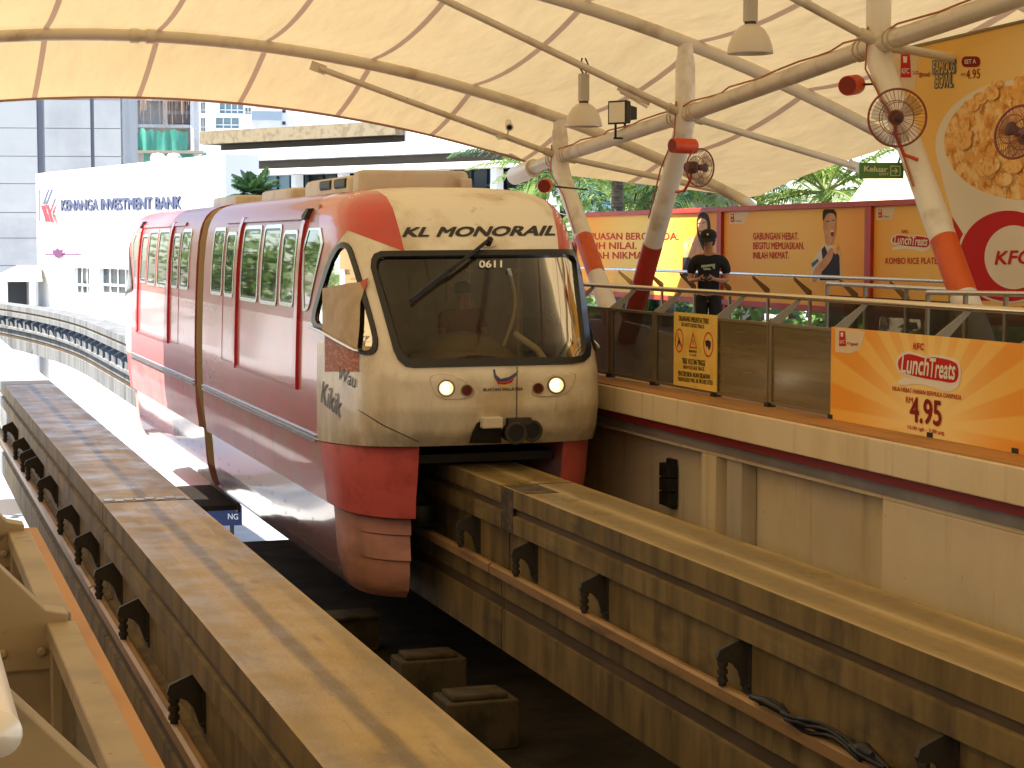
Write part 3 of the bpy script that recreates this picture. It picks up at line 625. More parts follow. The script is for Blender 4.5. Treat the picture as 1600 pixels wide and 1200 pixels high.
FG.poly(g, smoothpoly(rrect(1503, 1532, 88, 105, 7)), .005, MAR); FG.tbox(g, 'SET A', 1508, 93, 1526, 100, .009, WHI, .02, dy=-1)
FG.tbox(g, 'RM', 1502, 114, 1508, 119, .005, MAR); FG.tbox(g, '4.95', 1510, 109, 1532, 124, .005, MAR, .005, dy=-2)
FG.poly(g, [(1391, 84), (1437, 74), (1430, 140), (1405, 140)], .002, PAL); small_logo(FG, g, 1408, 84, 1.55)
g.build('printed_artwork', PM, bb)
# small stair rails on the island platform
for (a, b, X, lab) in (((1293, 443), (1486, 453), 12.0, 'short steel stair handrail left of the leaning column'), ((1450, 457), (1640, 460), 10.6, 'short steel stair handrail in front of the food banner')):
    P0, P1 = at(*a, X=X), at(*b, X=X); st = thing('stair_railing', lab, 'railing', (X, P1.y, 0), 'stair railings on the opposite platform')
    g = MB(); g.tube([P0, P1], .028, 10); g.build('handrail', M['steel'], st, smooth=60)
    for k in range(4):
        q = P0.lerp(P1, k/3); g = MB(); g.box(X-.02, X+.02, q.y-.02, q.y+.02, 0, q.z-.02); g.build('post', M['frame'], st)
    g = MB(); g.box(X-.006, X+.006, P1.y+.05, P0.y-.05, .1, min(P0.z, P1.z)-.14); g.build('glass', M['glass'], st)
# boxy roof beyond the hoarding
g = MB(); A, B = at(1322, 318, X=16.4), at(1445, 318, X=16.4)
g.loft([[(16.4, A.y, 2.3), (16.4, B.y-2, 2.3), (19, B.y-2, 2.3), (19, A.y, 2.3)], [(16.6, A.y-.35, 2.78), (16.6, B.y-2, 2.78), (19, B.y-2, 2.78), (19, A.y-.35, 2.78)]])
t = thing('stair_roof', 'beige boxy roof of the stair head behind the hoardings', 'roof', (17, B.y, -8)); g.build('roof_box', M['paint_cream'], t)
g = MB(); g.box(16.7, 18.9, B.y-1.8, A.y-.5, -8, 2.3); g.build('wall', M['paint_cream'], t)

# ------------------------------------------------------------------ canopy and its steel frame
PK = [(-37, 5.5), (-31, 6.0), (-25.5, 6.3), (-19.8, 6.5), (-14, 6.7), (-8.6, 6.95), (-2.9, 7.25), (2.9, 7.35), (8.7, 7.25), (14.5, 7.0), (20.2, 6.5), (26, 5.82), (31.5, 5.03)]  # bays behind the camera added to keep cool skylight out
ARCH = [y for y, _ in PK]; XC = 3.85; KA = .0211; XR = 15.1
def archz(x, y): return tab(PK, y)-KA*(x-XC)**2
def canz(x, y):
    if y >= 31.5:
        t = (y-31.5)/2.8; a = archz(x, 31.5)+.11; b = 4.24-.0195*(x-4.4)**2; return a+(b-a)*t-.06*4*t*(1-t)
    for a, b in zip(ARCH, ARCH[1:]):
        if a <= y <= b: t = (y-a)/(b-a); return lerp(archz(x, a), archz(x, b), t)+.11-.2*4*t*(1-t)
def xr(y):
    if y >= 31.5: return XR-(y-31.5)*.9
    for a, b in zip(ARCH, ARCH[1:]):
        if a <= y <= b: t = (y-a)/(b-a); return XR+.1-.35*4*t*(1-t)
ys = []
for a, b in zip(ARCH, ARCH[1:]): ys += [a+(b-a)*k/10 for k in range(10)]
ys += [31.5+2.8*k/6 for k in range(7)]
g = MB(); rows = []
for y in ys:
    R_ = xr(y); L_ = 2*XC-R_; rows.append([(L_+(R_-L_)*k/60, y, canz(L_+(R_-L_)*k/60, y)) for k in range(61)])
g.loft(rows, closed=False)
cn = thing('station_canopy', 'cream tensile fabric canopy over the whole station', 'canopy', (XC, 10, 7))
g.build('membrane', M['canopy'], cn, smooth=180)
g = MB(); g.tube(rows[-1], .035, 8); g.build('edge_hem', mat('brown_hem', (.4, .24, .17), .7), cn, smooth=60)
M['pipe'] = mat('painted_pipe', (.62, .55, .43), .35, var=[((.42, .33, .22), (1.5, 1.5, 1.5), .5, .75), ((.3, .19, .1), (8, 8, 8), .66, .78)])
def arch(y, label, lstrut, rstrut, node):
    t = thing('roof_arch', label, 'arch', (XC, y, archz(XC, y)), 'white tube arches carrying the canopy')
    g = MB(); xs = [2*XC-XR-.1+(2*(XR-XC)+.2)*k/48 for k in range(49)]; g.tube([(x, y, archz(x, y)) for x in xs], .1, 14); g.build('arch_tube', M['pipe'], t, smooth=60)
    g = MB()
    for x in (4.1,):
        for dx in (-.2, .06): g.tube([(x+dx, y, archz(x+dx, y)), (x+dx+.14, y, archz(x+dx+.14, y))], .125, 14)
    g.build('flange', M['pipe'], t, smooth=40)
    if node:
        for e in (lstrut, rstrut):
            if e is None: continue
            g = MB(); a, b = Vector((11.4, y, node)), Vector(e); d = (b-a).normalized(); g.tube([a+d*.16, b-d*.1], .055, 10)
            g.tube([a+d*.1, a+d*.3], .075, 10); g.bar(b-d*.22, b+d*.05, .03, .16, 0); g.build('strut', M['pipe'], t, smooth=50)
NODE = {31.5: 3.16, 26: 3.54, 20.25: 4.02, 14.6: 4.42}
arch(31.5, 'outermost roof arch, nearest to the sunlit end of the canopy', (6.96, 31.5, 4.62), tuple(at(1140, 301, Y=31.5)), 3.16)
arch(26, 'second roof arch from the sunlit end of the canopy', (7.2, 26, 5.28), tuple(at(1345, 263, Y=26)), 3.54)
arch(20.2, 'third roof arch, above the column with the two wall fans in front', (7.0, 20.2, 5.95), (14.4, 20.2, 3.6), 4.02)
for y in (14.5, 8.7, 2.9): arch(y, {14.5: 'fourth roof arch from the sunlit end, just above the view', 8.7: 'fifth roof arch from the sunlit end, overhead', 2.9: 'roof arch right above the near platform'}[y], None, None, None)
rt = thing('roof_tube', 'long white steel tube linking the column heads beneath the canopy', 'steel tube', (11.4, 20, 3.9))
g = MB(); TP = [(11.4, 33.7, 2.93), (11.4, 31.5, 3.16), (11.4, 26, 3.54), (11.4, 20.25, 4.02), (11.4, 14.6, 4.42), (11.4, 8, 4.7)]
g.tube(TP, .115, 16); g.build('tube', M['pipe'], rt, smooth=60)
g = MB(); g.tube([(11.4, 34.0, 2.9), (11.4, 32.9, 3.01)], .17, 16); g.build('end_sleeve', M['white'], rt, smooth=60)
for y0 in (31.5, 26, 20.25, 14.6):
    g = MB()
    for s_ in (-1, 1):
        for k in (0, 1):
            y = y0+s_*(.3+.12*k); z = tab(sorted((q[1], q[2]) for q in TP), y); z2 = tab(sorted((q[1], q[2]) for q in TP), y+.05)
            g.tube([(11.4, y, z), (11.4, y+.05, z2)], .135, 16)
    g.build('flange', M['pipe'], rt, smooth=40)
def column(yn, zn, yb, label, top):
    t = thing('leaning_column', label, 'column', (11.4, yb, 0), 'leaning steel columns with red bands')
    base = Vector((11.4, yb, -.02)); node = Vector((11.4, yn, zn)); leg = []
    ctrl = [base, base.lerp(node, .8), node+Vector((0, 0, -.12))]
    el = Vector((11.4, lerp(yb, yn, .93), zn-.42))
    pts = [base, base.lerp(el, .3), base.lerp(el, .6), el, Vector((11.4, lerp(yb, yn, .985), zn-.2)), node, node+Vector((0, 0, .2))]
    g = MB(); g.tube(pts, .155, 18); g.build('shaft', M['white'], t, smooth=60)
    d = (el-base)
    f0, f1 = (top-.62-base.z)/d.z, (top-base.z)/d.z
    g = MB(); g.tube([base+d*f0, base+d*f1], .158, 18); g.build('painted_band', M['orangepaint'] if 'orange' in label else M['redpaint'], t, smooth=60)
    g = MB(); g.tube([base+d*(f0-.3), base+d*(f0-.004)], .159, 18); g.build('collar_band', M['white'] if 'orange' in label else M['maroon'], t, smooth=60)
    ah = archz(11.4, min(ARCH, key=lambda q: abs(q-yn)))
    g = MB(); g.lathe((11.4, yn, zn+.1), [(.15, 0), (.15, ah-zn-.45), (.12, ah-zn-.3), (.12, ah-zn-.12)], 18); g.build('post_head', M['white'], t, smooth=40)
    g = MB(); g.lathe((11.4, yn, ah-.28), [(.13, 0), (.135, .02), (.135, .05), (.13, .07)], 18)
    for k in range(6):
        a = k*math.pi/3; g.bar((11.4+.13*math.cos(a), yn+.13*math.sin(a), ah-.44), (11.4+.11*math.cos(a), yn+.11*math.sin(a), ah-.2), .015, .05)
    g.build('stiffener', M['white'], t, smooth=40)
column(31.5, 3.16, 28.55, 'slim leaning column with orange band right beside the train', 1.72)
column(26, 3.54, 28.35, 'leaning column with dark red band behind the waiting man, left of him', 1.62)
column(20.25, 4.02, 17.5, 'big leaning column with orange band in front of the food banner', 1.68)
# orange cables along the tube and down the columns
cbm = thing('power_cable', 'orange power cable running along the roof tube and down the columns', 'cable', (11.3, 24, 3.7))
g = MB(); tz = sorted((q[1], q[2]) for q in TP)
g.tube([(11.33+.05*math.sin(k*1.7), 31.4-k*.42, tab(tz, 31.4-k*.42)+.122+.012*math.sin(k*2.3)) for k in range(48)], .013, 6)
for yn, zn, yb in ((31.5, 3.16, 28.55), (26, 3.54, 28.35), (20.25, 4.02, 17.5)):
    g.tube([(11.23, yn-.05, zn+.2), (11.22, yn-.02, zn-.3), (11.23, lerp(yn, yb, .22), zn*.78), (11.23, lerp(yn, yb, .42), zn*.57)], .012, 6)
g.build('cable_run', M['orange_cable'], cbm, smooth=60)

# ---- things hung from the frame
M['bell'] = mat('ribbed_plastic_shade', (.7, .62, .5), .3, alpha=.82, spec=.6)
def bell_lamp(px, y, Y, label, h):
    p = at(px, y, Y=Y); t = thing('bell_lamp', label, 'lamp', tuple(p), 'bell shaped high bay lamps')
    g = MB(); g.lathe(p, [(.27, 0), (.272, .02), (.255, .1), (.22, .2), (.165, .28), (.1, .33), (.06, .345)], 32)
    g.lathe(p, [(.262, .004), (.246, .1), (.212, .195), (.158, .27), (.095, .32), (.05, .335)], 32); g.build('lamp_shade', M['bell'], t, smooth=60)
    g = MB(); g.box(p.x-.065, p.x+.065, p.y-.065, p.y+.065, p.z+.37, p.z+.77)
    for k in range(3): g.box(p.x-.05+k*.04, p.x-.03+k*.04, p.y-.068, p.y-.06, p.z+.7, p.z+.74)
    g.build('ballast_box', mat('grey_ballast', (.42, .37, .29), .5), t, bev=.006)
    g = MB(); g.lathe(p+Vector((0, 0, .335)), [(.07, 0), (.07, .04)], 16, caps=True); g.lathe(p+Vector((0, 0, .12)), [(.05, 0), (.06, .1), (.03, .2)], 12, caps=True); g.build('lamp_holder', M['dark'], t, smooth=40)
    g = MB(); g.tube([p+Vector((0, 0, .76)), p+Vector((-.06, 0, .85)), p+Vector((-.02, .02, h))], .012, 8); g.tube([p+Vector((.02, 0, .76)), p+Vector((.08, 0, .88)), p+Vector((.03, .02, h))], .012, 8); g.build('hanger', M['black'], t, smooth=60)
bell_lamp(912, 198, 26, 'bell shaped lamp hanging from the strut beside the security camera', 1.0)
bell_lamp(1172, 84, 20.2, 'bell shaped lamp hanging highest near the top of the view', 1.3)
p = at(795, 195, Y=31.3); t = thing('security_camera', 'small security camera clamped to the long strut', 'camera', tuple(p))
g = MB(); d = Vector((-.25, -1, -.35)).normalized(); g.tube([p-d*.14, p+d*.12], .062, 16); g.tube([p+d*.1, p+d*.17], .07, 16); g.build('camera_body', M['white'], t, smooth=40)
g = MB(); g.lathe(p+d*.171, [(.0, 0), (.045, .001)], 16, ax=d); g.build('lens', M['black'], t)
g = MB(); g.tube([p+Vector((0, 0, -.05)), p+Vector((-.02, .03, -.2)), p+Vector((-.2, .12, -.2))], .02, 8); g.box(p.x-.16, p.x-.02, p.y+.05, p.y+.17, p.z-.25, p.z-.17); g.build('mount', M['pipe'], t)
p = at(970, 176, Y=28.3); t = thing('floodlight', 'black floodlight standing on the roof tube behind the bell lamp', 'floodlight', tuple(p))
C4 = ((-1, -1), (1, -1), (1, 1), (-1, 1)); ux = Vector((.86, .5, 0)); uy = Vector((.5, -.86, 0)); uz = Vector((0, 0, 1))
g = MB(); g.loft([[p+ux*d_+uy*(x*h)+uz*(z*v) for x, z in C4] for d_, h, v in ((-.1, .19, .19), (.02, .18, .18), (.14, .1, .12), (.3, .1, .1), (.32, .08, .08))]); g.build('housing', M['black'], t, bev=.01)
g = MB(); g.quad([p-ux*.104+uy*(x*.16)+uz*(z*.16) for x, z in C4][::-1]); g.build('lens', mat('pale_reflector', (.5, .47, .4), .2, .5), t)
g = MB()
for s_ in (-.09, .07): g.bar(p+Vector((s_, 0, -.15)), p+Vector((s_, 0, -.42)), .03, .03)
g.bar(p+Vector((-.12, 0, -.41)), p+Vector((.1, 0, -.41)), .04, .03); g.build('yoke', M['black'], t)
a, b = at(966, 138, Y=26.6), at(1014, 162, Y=26.3); t = thing('tube_light', 'thin fluorescent tube fitting fixed under the second strut', 'lamp', tuple(a.lerp(b, .5)))
g = MB(); g.bar(a, b, .09, .06); g.build('fitting', M['pipe'], t)
g = MB(); g.tube([a+Vector((.03, 0, -.055)), b+Vector((-.03, 0, -.055))], .018, 8); g.build('tube', mat('opal_tube', (.75, .72, .65), .3), t, smooth=60)
def speaker(px, py, Y, d, ln, r, label, arm):
    p = at(px, py, Y=Y); d = Vector(d).normalized(); t = thing('horn_speaker', label, 'loudspeaker', tuple(p), 'orange cylinder loudspeakers on the columns')
    g = MB(); g.tube([p-d*ln*.5, p-d*ln*.46, p+d*ln*.46, p+d*ln*.5], [r*.85, r, r, r*.97], 20); g.build('housing', M['orange_horn'], t, smooth=40)
    g = MB(); g.lathe(p+d*(ln*.503), [(0, 0), (r*.88, .002)], 20, ax=d); g.build('grille', M['horn_in'], t)
    g = MB(); a = Vector(arm); g.tube([p-d*ln*.2+a*.25, p+a*.55, p+a], .014, 6); g.tube([p+d*ln*.2+a*.25, p+a*.6, p+a], .014, 6); g.build('bracket', M['dark'], t)
speaker(852, 290, 29.6, (-.5, -1, -.1), .3, .115, 'small orange loudspeaker just above the train roof', (.9, .4, -.05))
speaker(1068, 228, 25.4, (-1, -.25, 0), .42, .11, 'orange loudspeaker beside the middle wall fan', (.35, .4, 0))
speaker(1331, 133, 20.2, (-.75, -.75, -.12), .36, .12, 'orange loudspeaker above the big round wall fan', (.42, .0, .03))
M['fan'] = mat('rusty_red_fan_wire', (.22, .05, .025), .5); M['fan_motor'] = mat('dark_brown_motor', (.05, .014, .01), .5); M['fan_blade'] = mat('translucent_fan_blade', (.2, .1, .05), .5, alpha=.5)
def fan(px, py, Y, d, r, label, arm):
    p = at(px, py, Y=Y); d = Vector(d).normalized(); t = thing('wall_fan', label, 'fan', tuple(p), 'red caged wall fans')
    u = d.cross(Vector((0, 0, 1))).normalized(); v = u.cross(d)
    g = MB(); g.ring(p, r, .013, d, 48); g.ring(p+d*.09, r*.55, .005, d, 40, 5); g.ring(p-d*.08, r*.6, .005, d, 40, 5)
    for k in range(40):
        a = k*math.pi/20; e = u*math.cos(a)+v*math.sin(a)
        g.tube([p+e*r, p+e*r*.6+d*.085, p+e*r*.15+d*.11], .0026, 4, caps=False)
        if k % 2: g.tube([p+e*r, p+e*r*.6-d*.085, p+e*r*.2-d*.1], .0026, 4, caps=False)
    g.build('cage', M['fan'], t)
    g = MB(); g.tube([p-d*.28, p-d*.26, p-d*.12, p-d*.09], [.05, .085, .09, .07], 16); g.tube([p-d*.04, p+d*.05], .045, 12); g.lathe(p+d*.105, [(0, .01), (.06, .004), (.065, 0)], 16, ax=d); g.build('motor', M['fan_motor'], t, smooth=40)
    for k in range(3):
        a = k*2.094+.4; g = MB(); P = []
        for rr, w0 in ((.05, .25), (.35, .5), (.7, .55), (.9, .4)):
            P.append([p+(u*math.cos(a+s_*w0)+v*math.sin(a+s_*w0))*rr*r+d*(.03*s_) for s_ in (-1, -.3, .4, 1)])
        g.loft(P, closed=False); g.build('blade', M['fan_blade'], t, smooth=180)
    g = MB(); a = Vector(arm); g.tube([p-d*.18, p-d*.2-v*.2, p-d*.16-v*r*.75+a*.1, p-d*.12-v*(r+.1)+a*.4, p-v*(r+.16)+a], .022, 8); g.build('arm', M['orange_horn'], t, smooth=60)
fan(1402, 184, 19.0, (-.45, -1, -.1), .325, 'big round caged wall fan in front of the food banner', (.35, .12, .02))
fan(1094, 262, 24.9, (.35, -1, -.05), .27, 'caged wall fan turned aside on the column behind the man', (-.1, .6, .1))
fan(1590, 206, 14.4, (-1, -.35, .25), .24, 'caged wall fan seen edge on at the right picture border', (.5, .1, 0))
FK = Frame((11.05, 19.6, 0), (math.cos(YAW*1.1), -math.sin(YAW*1.1)))
ks = thing('exit_sign', 'green Keluar exit sign beneath the big wall fan', 'sign', (11.05, 19.6, 2.4))
A, B = FK.px(1343, 254), FK.px(1412, 279); g = MB(); FK.box(g, A[0], B[0], B[1], A[1], -.05, 0); g.build('sign_panel', mat('green_sign', (.07, .2, .03), .4), ks, bev=.005)
g = MB(); FK.tbox(g, 'Keluar', 1350, 259, 1387, 268, .003, 0, .03, dy=1); FK.tbox(g, 'EXIT', 1374, 270, 1389, 274, .003, 0, .01)
FK.poly(g, rrect(1391, 1407, 259, 275, 1), .003, 0, [rrect(1392.4, 1405.6, 260.4, 273.6, 1)]); FK.poly(g, [(1394, 266), (1400, 266), (1397.5, 262.5), (1399.5, 262.5), (1403.5, 267), (1399.5, 271.5), (1397.5, 271.5), (1400, 268), (1394, 268)], .003)
g.build('lettering', mat('pale_sign_letters', (.6, .62, .4), .5), ks)
g = MB(); q = FK.p((A[0]+B[0])/2+.2, A[1], -.03); g.tube([q, q+Vector((.2, .2, .25))], .012, 6); g.build('bracket', M['dark'], ks)

# ------------------------------------------------------------------ near platform (where the photographer stands)
g = MB(); g.box(-9, .70, -6, 11.1, -.5, 0); structure(g, 'platform_floor', M['floor'])
g = MB(); g.box(.70, .80, 2, 11.08, -.06, .004); structure(g, 'platform_edge', M['ledge'], bev=.01)
wl_ = thing('platform_wall', 'dark wall below the near platform edge', 'wall', (.7, 2, -3.4)); g = MB(); g.box(.5, .72, -6, 11.06, -3.4, -.062); g.build('wall_face', M['paint_cream'], wl_)
M['tanframe'] = mat('tan_powder_coat', (.29, .21, .105), .45, var=[((.2, .14, .07), (4, 4, 4), .42, .68), ((.12, .085, .045), (15, 15, 15), .64, .68), ((.5, .4, .27), (22, 22, 6), .68, .72, .7)])
nb = thing('balustrade', 'tan framed balustrade at the lower left corner, right in front of the photographer', 'balustrade', (.33, 4, 0))
pn = [1.2, 2.55, 4.0, 5.3, 6.6]
for a, b in zip(pn, pn[1:]):
    if a > 5.2: continue
    g = MB(); g.box(.30, .36, a+.06, b-.03, .82, .86); g.box(.30, .36, a+.06, b-.03, .05, .09); g.box(.305, .355, a+.06, a+.1, .09, .82); g.box(.305, .355, b-.07, b-.03, .09, .82)
    o = g.build('panel_frame', M['tanframe'], nb, bev=.004)
    g = MB(); g.box(.326, .334, a+.09, b-.06, .085, .83); g.build('glass', M['glass'], o)
for y in pn[1:4]:
    g = MB(); g.box(.18, .335, y-.02, y+.03, 0, .83)
    g.loft([[(.34, yy, .76), (.345, yy, .875), (.30, yy, .885), (.12, yy, 1.075), (.075, yy, 1.03), (.18, yy, .83), (.18, yy, .76)] for yy in (y-.035, y+.045)])
    for zz in (.3, .6, .8):
        for dx in (.21, .29): g.lathe((dx, y-.036 if zz == .8 else y-.021, zz), [(.011, 0), (.011, .007), (.006, .01)], 8, ax=(0, -1, 0), caps=True)
    g.build('post', M['tanframe'], nb, bev=.003)
g = MB(); g.tube([(.107, 2.15, 1.1), (.107, 3.9, 1.1), (.107, 6.6, 1.1)], .026, 20); g.lathe((.107, 2.15, 1.1), [(.027, 0), (.027, .01), (.02, .017), (0, .02)], 20, ax=(0, -1, 0)); g.build('handrail', mat('pale_handrail', (.72, .66, .58), .3, .3), nb, smooth=40)
ep = thing('platform_end_screen', 'pale steel end screen of the near platform at the left picture border', 'screen', (.3, 11.3, 0))
g = MB()
for x in (-1.6, -.9, -.2, .42): g.box(x, x+.06, 11.2, 11.26, -.4, 1.0)
g.box(-1.6, .48, 11.19, 11.27, .95, 1.0); g.box(-1.6, .48, 11.19, 11.27, -.1, -.04); g.build('end_frame', M['white'], ep)

lw = thing('side_light_blocker', 'unseen long tan board added behind the near platform to block side light', 'hoarding', (-6.6, 0, 0))  # added out of view: blocks cool side light and bounces warm light
g = MB(); g.box(-6.7, -6.6, -36, 31, -3.4, 3.1); g.build('board', M['burst2'], lw); g = MB(); g.box(-6.72, -6.56, -36, 31, 3.1, 3.2); g.build('frame', M['redpaint'], lw)
sw = thing('rear_light_blocker', 'unseen plain tan wall added behind the photographer to block cool light', 'wall', (0, -36, -3.4))  # added behind the camera to shut out cool light
g = MB(); g.box(-7, 16, -36.3, -36, -3.4, 4.5); g.build('wall_face', M['paint_cream'], sw)
# ------------------------------------------------------------------ monorail train
TX = 6.28; YB = 21.6; NN = 3.7; YG0, YG1, YM = 30.0, 30.8, 30.4
WT = [(-2.5, 1.5), (-.68, 1.5), (0, 1.5), (.4, 1.49), (.8, 1.475), (1.3, 1.45), (1.65, 1.415), (1.85, 1.38), (1.98, 1.335), (2.08, 1.275), (2.16, 1.19), (2.22, 1.07), (2.26, .9), (2.285, .65), (2.298, .3), (2.31, 0)]
Y0 = [(-.68, 19.36), (-.5, 19.22), (-.2, 19.14), (.2, 19.16), (.5, 19.3), (.8, 19.5), (1.2, 19.78), (1.62, 20.08), (1.85, 20.27), (2.0, 20.43), (2.1, 20.58), (2.18, 20.77), (2.24, 21.02), (2.31, 21.45)]
def Wz(z): return tab(WT, z)
def y0z(z): return tab(Y0, z)
def G(p):
    W = Wz(p.z)
    if W <= 0: return 9
    a = abs((p.x-TX)/W); d = (YB-p.y)/(YB-y0z(p.z))
    if d <= 0: return a-1
    return (a**NN+d**NN)**(1/NN)-1
def surf(x, y):                       # where a photo sight line meets the car body, with its normal
    d = ray(x, y); t = 17.5; st = .06
    while t < 34 and G(CAM+d*t) > 0: t += st
    if t >= 34: return None
    lo, hi = t-st, t
    for _ in range(26):
        m_ = (lo+hi)/2
        if G(CAM+d*m_) > 0: lo = m_
        else: hi = m_
    p = CAM+d*hi; e = .004
    n = Vector((G(p+Vector((e, 0, 0)))-G(p-Vector((e, 0, 0))), G(p+Vector((0, e, 0)))-G(p-Vector((0, e, 0))), G(p+Vector((0, 0, e)))-G(p-Vector((0, 0, e))))).normalized()
    return p, n
_sc = {}
def body(x, y, off):
    k = (round(x, 2), round(y, 2))
    if k not in _sc:
        xx = x; r = surf(xx, y)
        while r is None: xx += -1 if x > 720 else 1; r = surf(xx, y)
        _sc[k] = r
    p, n = _sc[k]; return p+n*off
def mir(v): return Vector((2*TX-v.x, v.y, v.z))
def flip(v): return Vector((v.x, 2*YM-v.y, v.z))
def zoom5(P): return [(x/3+450, y/3+260) for x, y in P]
M['t_red'] = mat('train_red_gloss', (.38, .07, .06), .35, coat=.2, var=[((.37, .095, .08), (.6, .6, 2), .4, .65)], spec=.5, bump=.035, bsc=(1.1, 2.4, 1.1))
M['t_low'] = mat('train_pink_gloss', (.6, .2, .2), .24, coat=.5, var=[((.5, .2, .2), (.8, .8, 3), .4, .65), ((.5, .3, .27), (3, 5, .6), .6, .8)], spec=.8, bump=.05, bsc=(1.2, 2.2, .8))
M['t_cream'] = mat('train_cream', (.76, .68, .53), .38, coat=.25, var=[((.53, .42, .27), (1.1, 1.1, 1.1), .45, .68), ((.36, .27, .16), (5, 5, 1.2), .62, .82)], rvar=.1)
n, L, b = nodes_of(M['t_cream']); src = b.inputs['Base Color'].links[0].from_socket
tc = n.new('ShaderNodeTexCoord'); sp = n.new('ShaderNodeSeparateXYZ'); L.new(tc.outputs['Object'], sp.inputs[0])
mp = n.new('ShaderNodeMapping'); mp.inputs['Scale'].default_value = (4.5, 4.5, 1.1); L.new(tc.outputs['Object'], mp.inputs[0])
nz = n.new('ShaderNodeTexNoise'); nz.inputs['Scale'].default_value = 1; nz.inputs['Detail'].default_value = 8; nz.inputs['Roughness'].default_value = .7; L.new(mp.outputs[0], nz.inputs[0])
r = n.new('ShaderNodeMapRange'); r.inputs[1].default_value = 1.15; r.inputs[2].default_value = .1; L.new(sp.outputs[2], r.inputs[0])   # brake dust thickest near the floor line
r2 = n.new('ShaderNodeMapRange'); r2.inputs[1].default_value = .36; r2.inputs[2].default_value = .68; L.new(nz.outputs[0], r2.inputs[0])
L.new(mixn(n, L, mathn(n, L, 'MULTIPLY', mathn(n, L, 'MULTIPLY', r.outputs[0], r2.outputs[0]), .75), src, (.3, .215, .115)), b.inputs['Base Color'])
M['t_patch'] = mat('train_signal_red', (.55, .045, .03), .35, coat=.5, var=[((.48, .05, .035), (2, 2, 2), .4, .65)])
M['t_skirt'] = mat('train_skirt_red', (.66, .125, .11), .42, var=[((.52, .09, .08), (3, 3, 3), .45, .7)])
M['t_leg'] = mat('train_skirt_faded', (.66, .31, .24), .45, var=[((.5, .25, .18), (2, 2, 4), .4, .65), ((.5, .36, .3), (7, 7, 7), .66, .8)])
M['t_band'] = mat('train_band_pink', (.52, .17, .165), .42, coat=.2, var=[((.46, .24, .22), (.8, 1.2, 3), .42, .65)], bump=.03, bsc=(1, 1.4, 1))
M['t_sill'] = mat('train_mauve_gloss', (.42, .2, .2), .16, coat=1, var=[((.4, .14, .12), (.7, .6, 2), .45, .62)], bump=.12, bsc=(1.5, 2.6, 1.2))
M['gasket'] = mat('black_gasket', (.012, .011, .01), .35); M['chrome'] = mat('silver_trim', (.6, .58, .56), .25, .85)
M['redstrip'] = mat('door_red', (.5, .012, .02), .3, coat=.6)
M['pane'] = mat('green_tinted_pane', (.03, .036, .03), .025, spec=1, ior=2.2)
def screen_glass():
    m = bpy.data.materials.new('windscreen_glass'); m.use_nodes = True; n = m.node_tree.nodes; L = m.node_tree.links; n.remove(n['Principled BSDF'])
    t = n.new('ShaderNodeBsdfTransparent'); t.inputs[0].default_value = (.58, .51, .37, 1); gl = n.new('ShaderNodeBsdfGlossy'); gl.inputs['Roughness'].default_value = .04
    fr = n.new('ShaderNodeFresnel'); fr.inputs[0].default_value = 1.38; mx = n.new('ShaderNodeMixShader')
    L.new(fr.outputs[0], mx.inputs[0]); L.new(t.outputs[0], mx.inputs[1]); L.new(gl.outputs[0], mx.inputs[2]); L.new(mx.outputs[0], n['Material Output'].inputs[0]); return m
M['screen'] = screen_glass()
tr = thing('monorail_train', 'red and cream two car monorail train straddling its guideway beam', 'train', (TX, 30, ZT))
WS_O = zoom5([(393, 480), (396, 440), (408, 415), (440, 402), (900, 398), (1315, 393), (1345, 402), (1362, 432), (1412, 850), (1408, 892), (1382, 918), (1330, 928), (590, 945), (550, 938), (522, 912), (500, 868)])
WS_I = zoom5([(418, 480), (420, 450), (430, 436), (455, 428), (900, 423), (1305, 418), (1328, 425), (1340, 445), (1386, 845), (1382, 872), (1366, 890), (1330, 897), (600, 908), (567, 903), (545, 885), (526, 850)])
CW_O = smoothpoly(zoom5([(262, 352), (292, 366), (312, 410), (372, 610), (422, 790), (424, 850), (404, 882), (350, 886), (325, 868), (150, 765), (118, 745), (118, 690), (140, 610), (190, 450), (226, 376)]), 1)
CW_I = smoothpoly(zoom5([(262, 378), (278, 386), (292, 420), (352, 615), (400, 790), (402, 838), (388, 862), (356, 864), (332, 846), (166, 750), (136, 730), (136, 692), (156, 615), (204, 460), (238, 394)]), 1)
def carve(P, c=.97):
    cx = sum(p[0] for p in P)/len(P); cy_ = sum(p[1] for p in P)/len(P); return [(cx+(x-cx)*c, cy_+(y-cy_)*c) for x, y in P]
def proj(p):
    v = p-CAM; q = v.dot(cF); return 800+FPX*v.dot(cR)/q, 600-FPX*v.dot(cU)/q
zs = [-.68+.055*k for k in range(49)]; zs = [z for z in zs if z < 1.93]+[1.96, 2.0, 2.04, 2.08, 2.12, 2.155, 2.185, 2.21, 2.232, 2.25, 2.265, 2.277, 2.286, 2.292, 2.297]
def hullpath(z, W=None, y0=None, n=72):
    W = W or Wz(z); y0 = y0 or y0z(z); P = []
    for k in range(9): P.append((-W, YG0+(YB-YG0)*k/9))
    for k in range(n+1):
        a = -1+2*k/n; a = math.copysign(abs(a)**1.0, a)*math.pi/2
        P.append((math.copysign(abs(math.sin(a))**(2/NN), a)*W, YB-(YB-y0)*abs(math.cos(a))**(2/NN)))
    for k in range(8, -1, -1): P.append((W, YG0+(YB-YG0)*k/9))
    return P
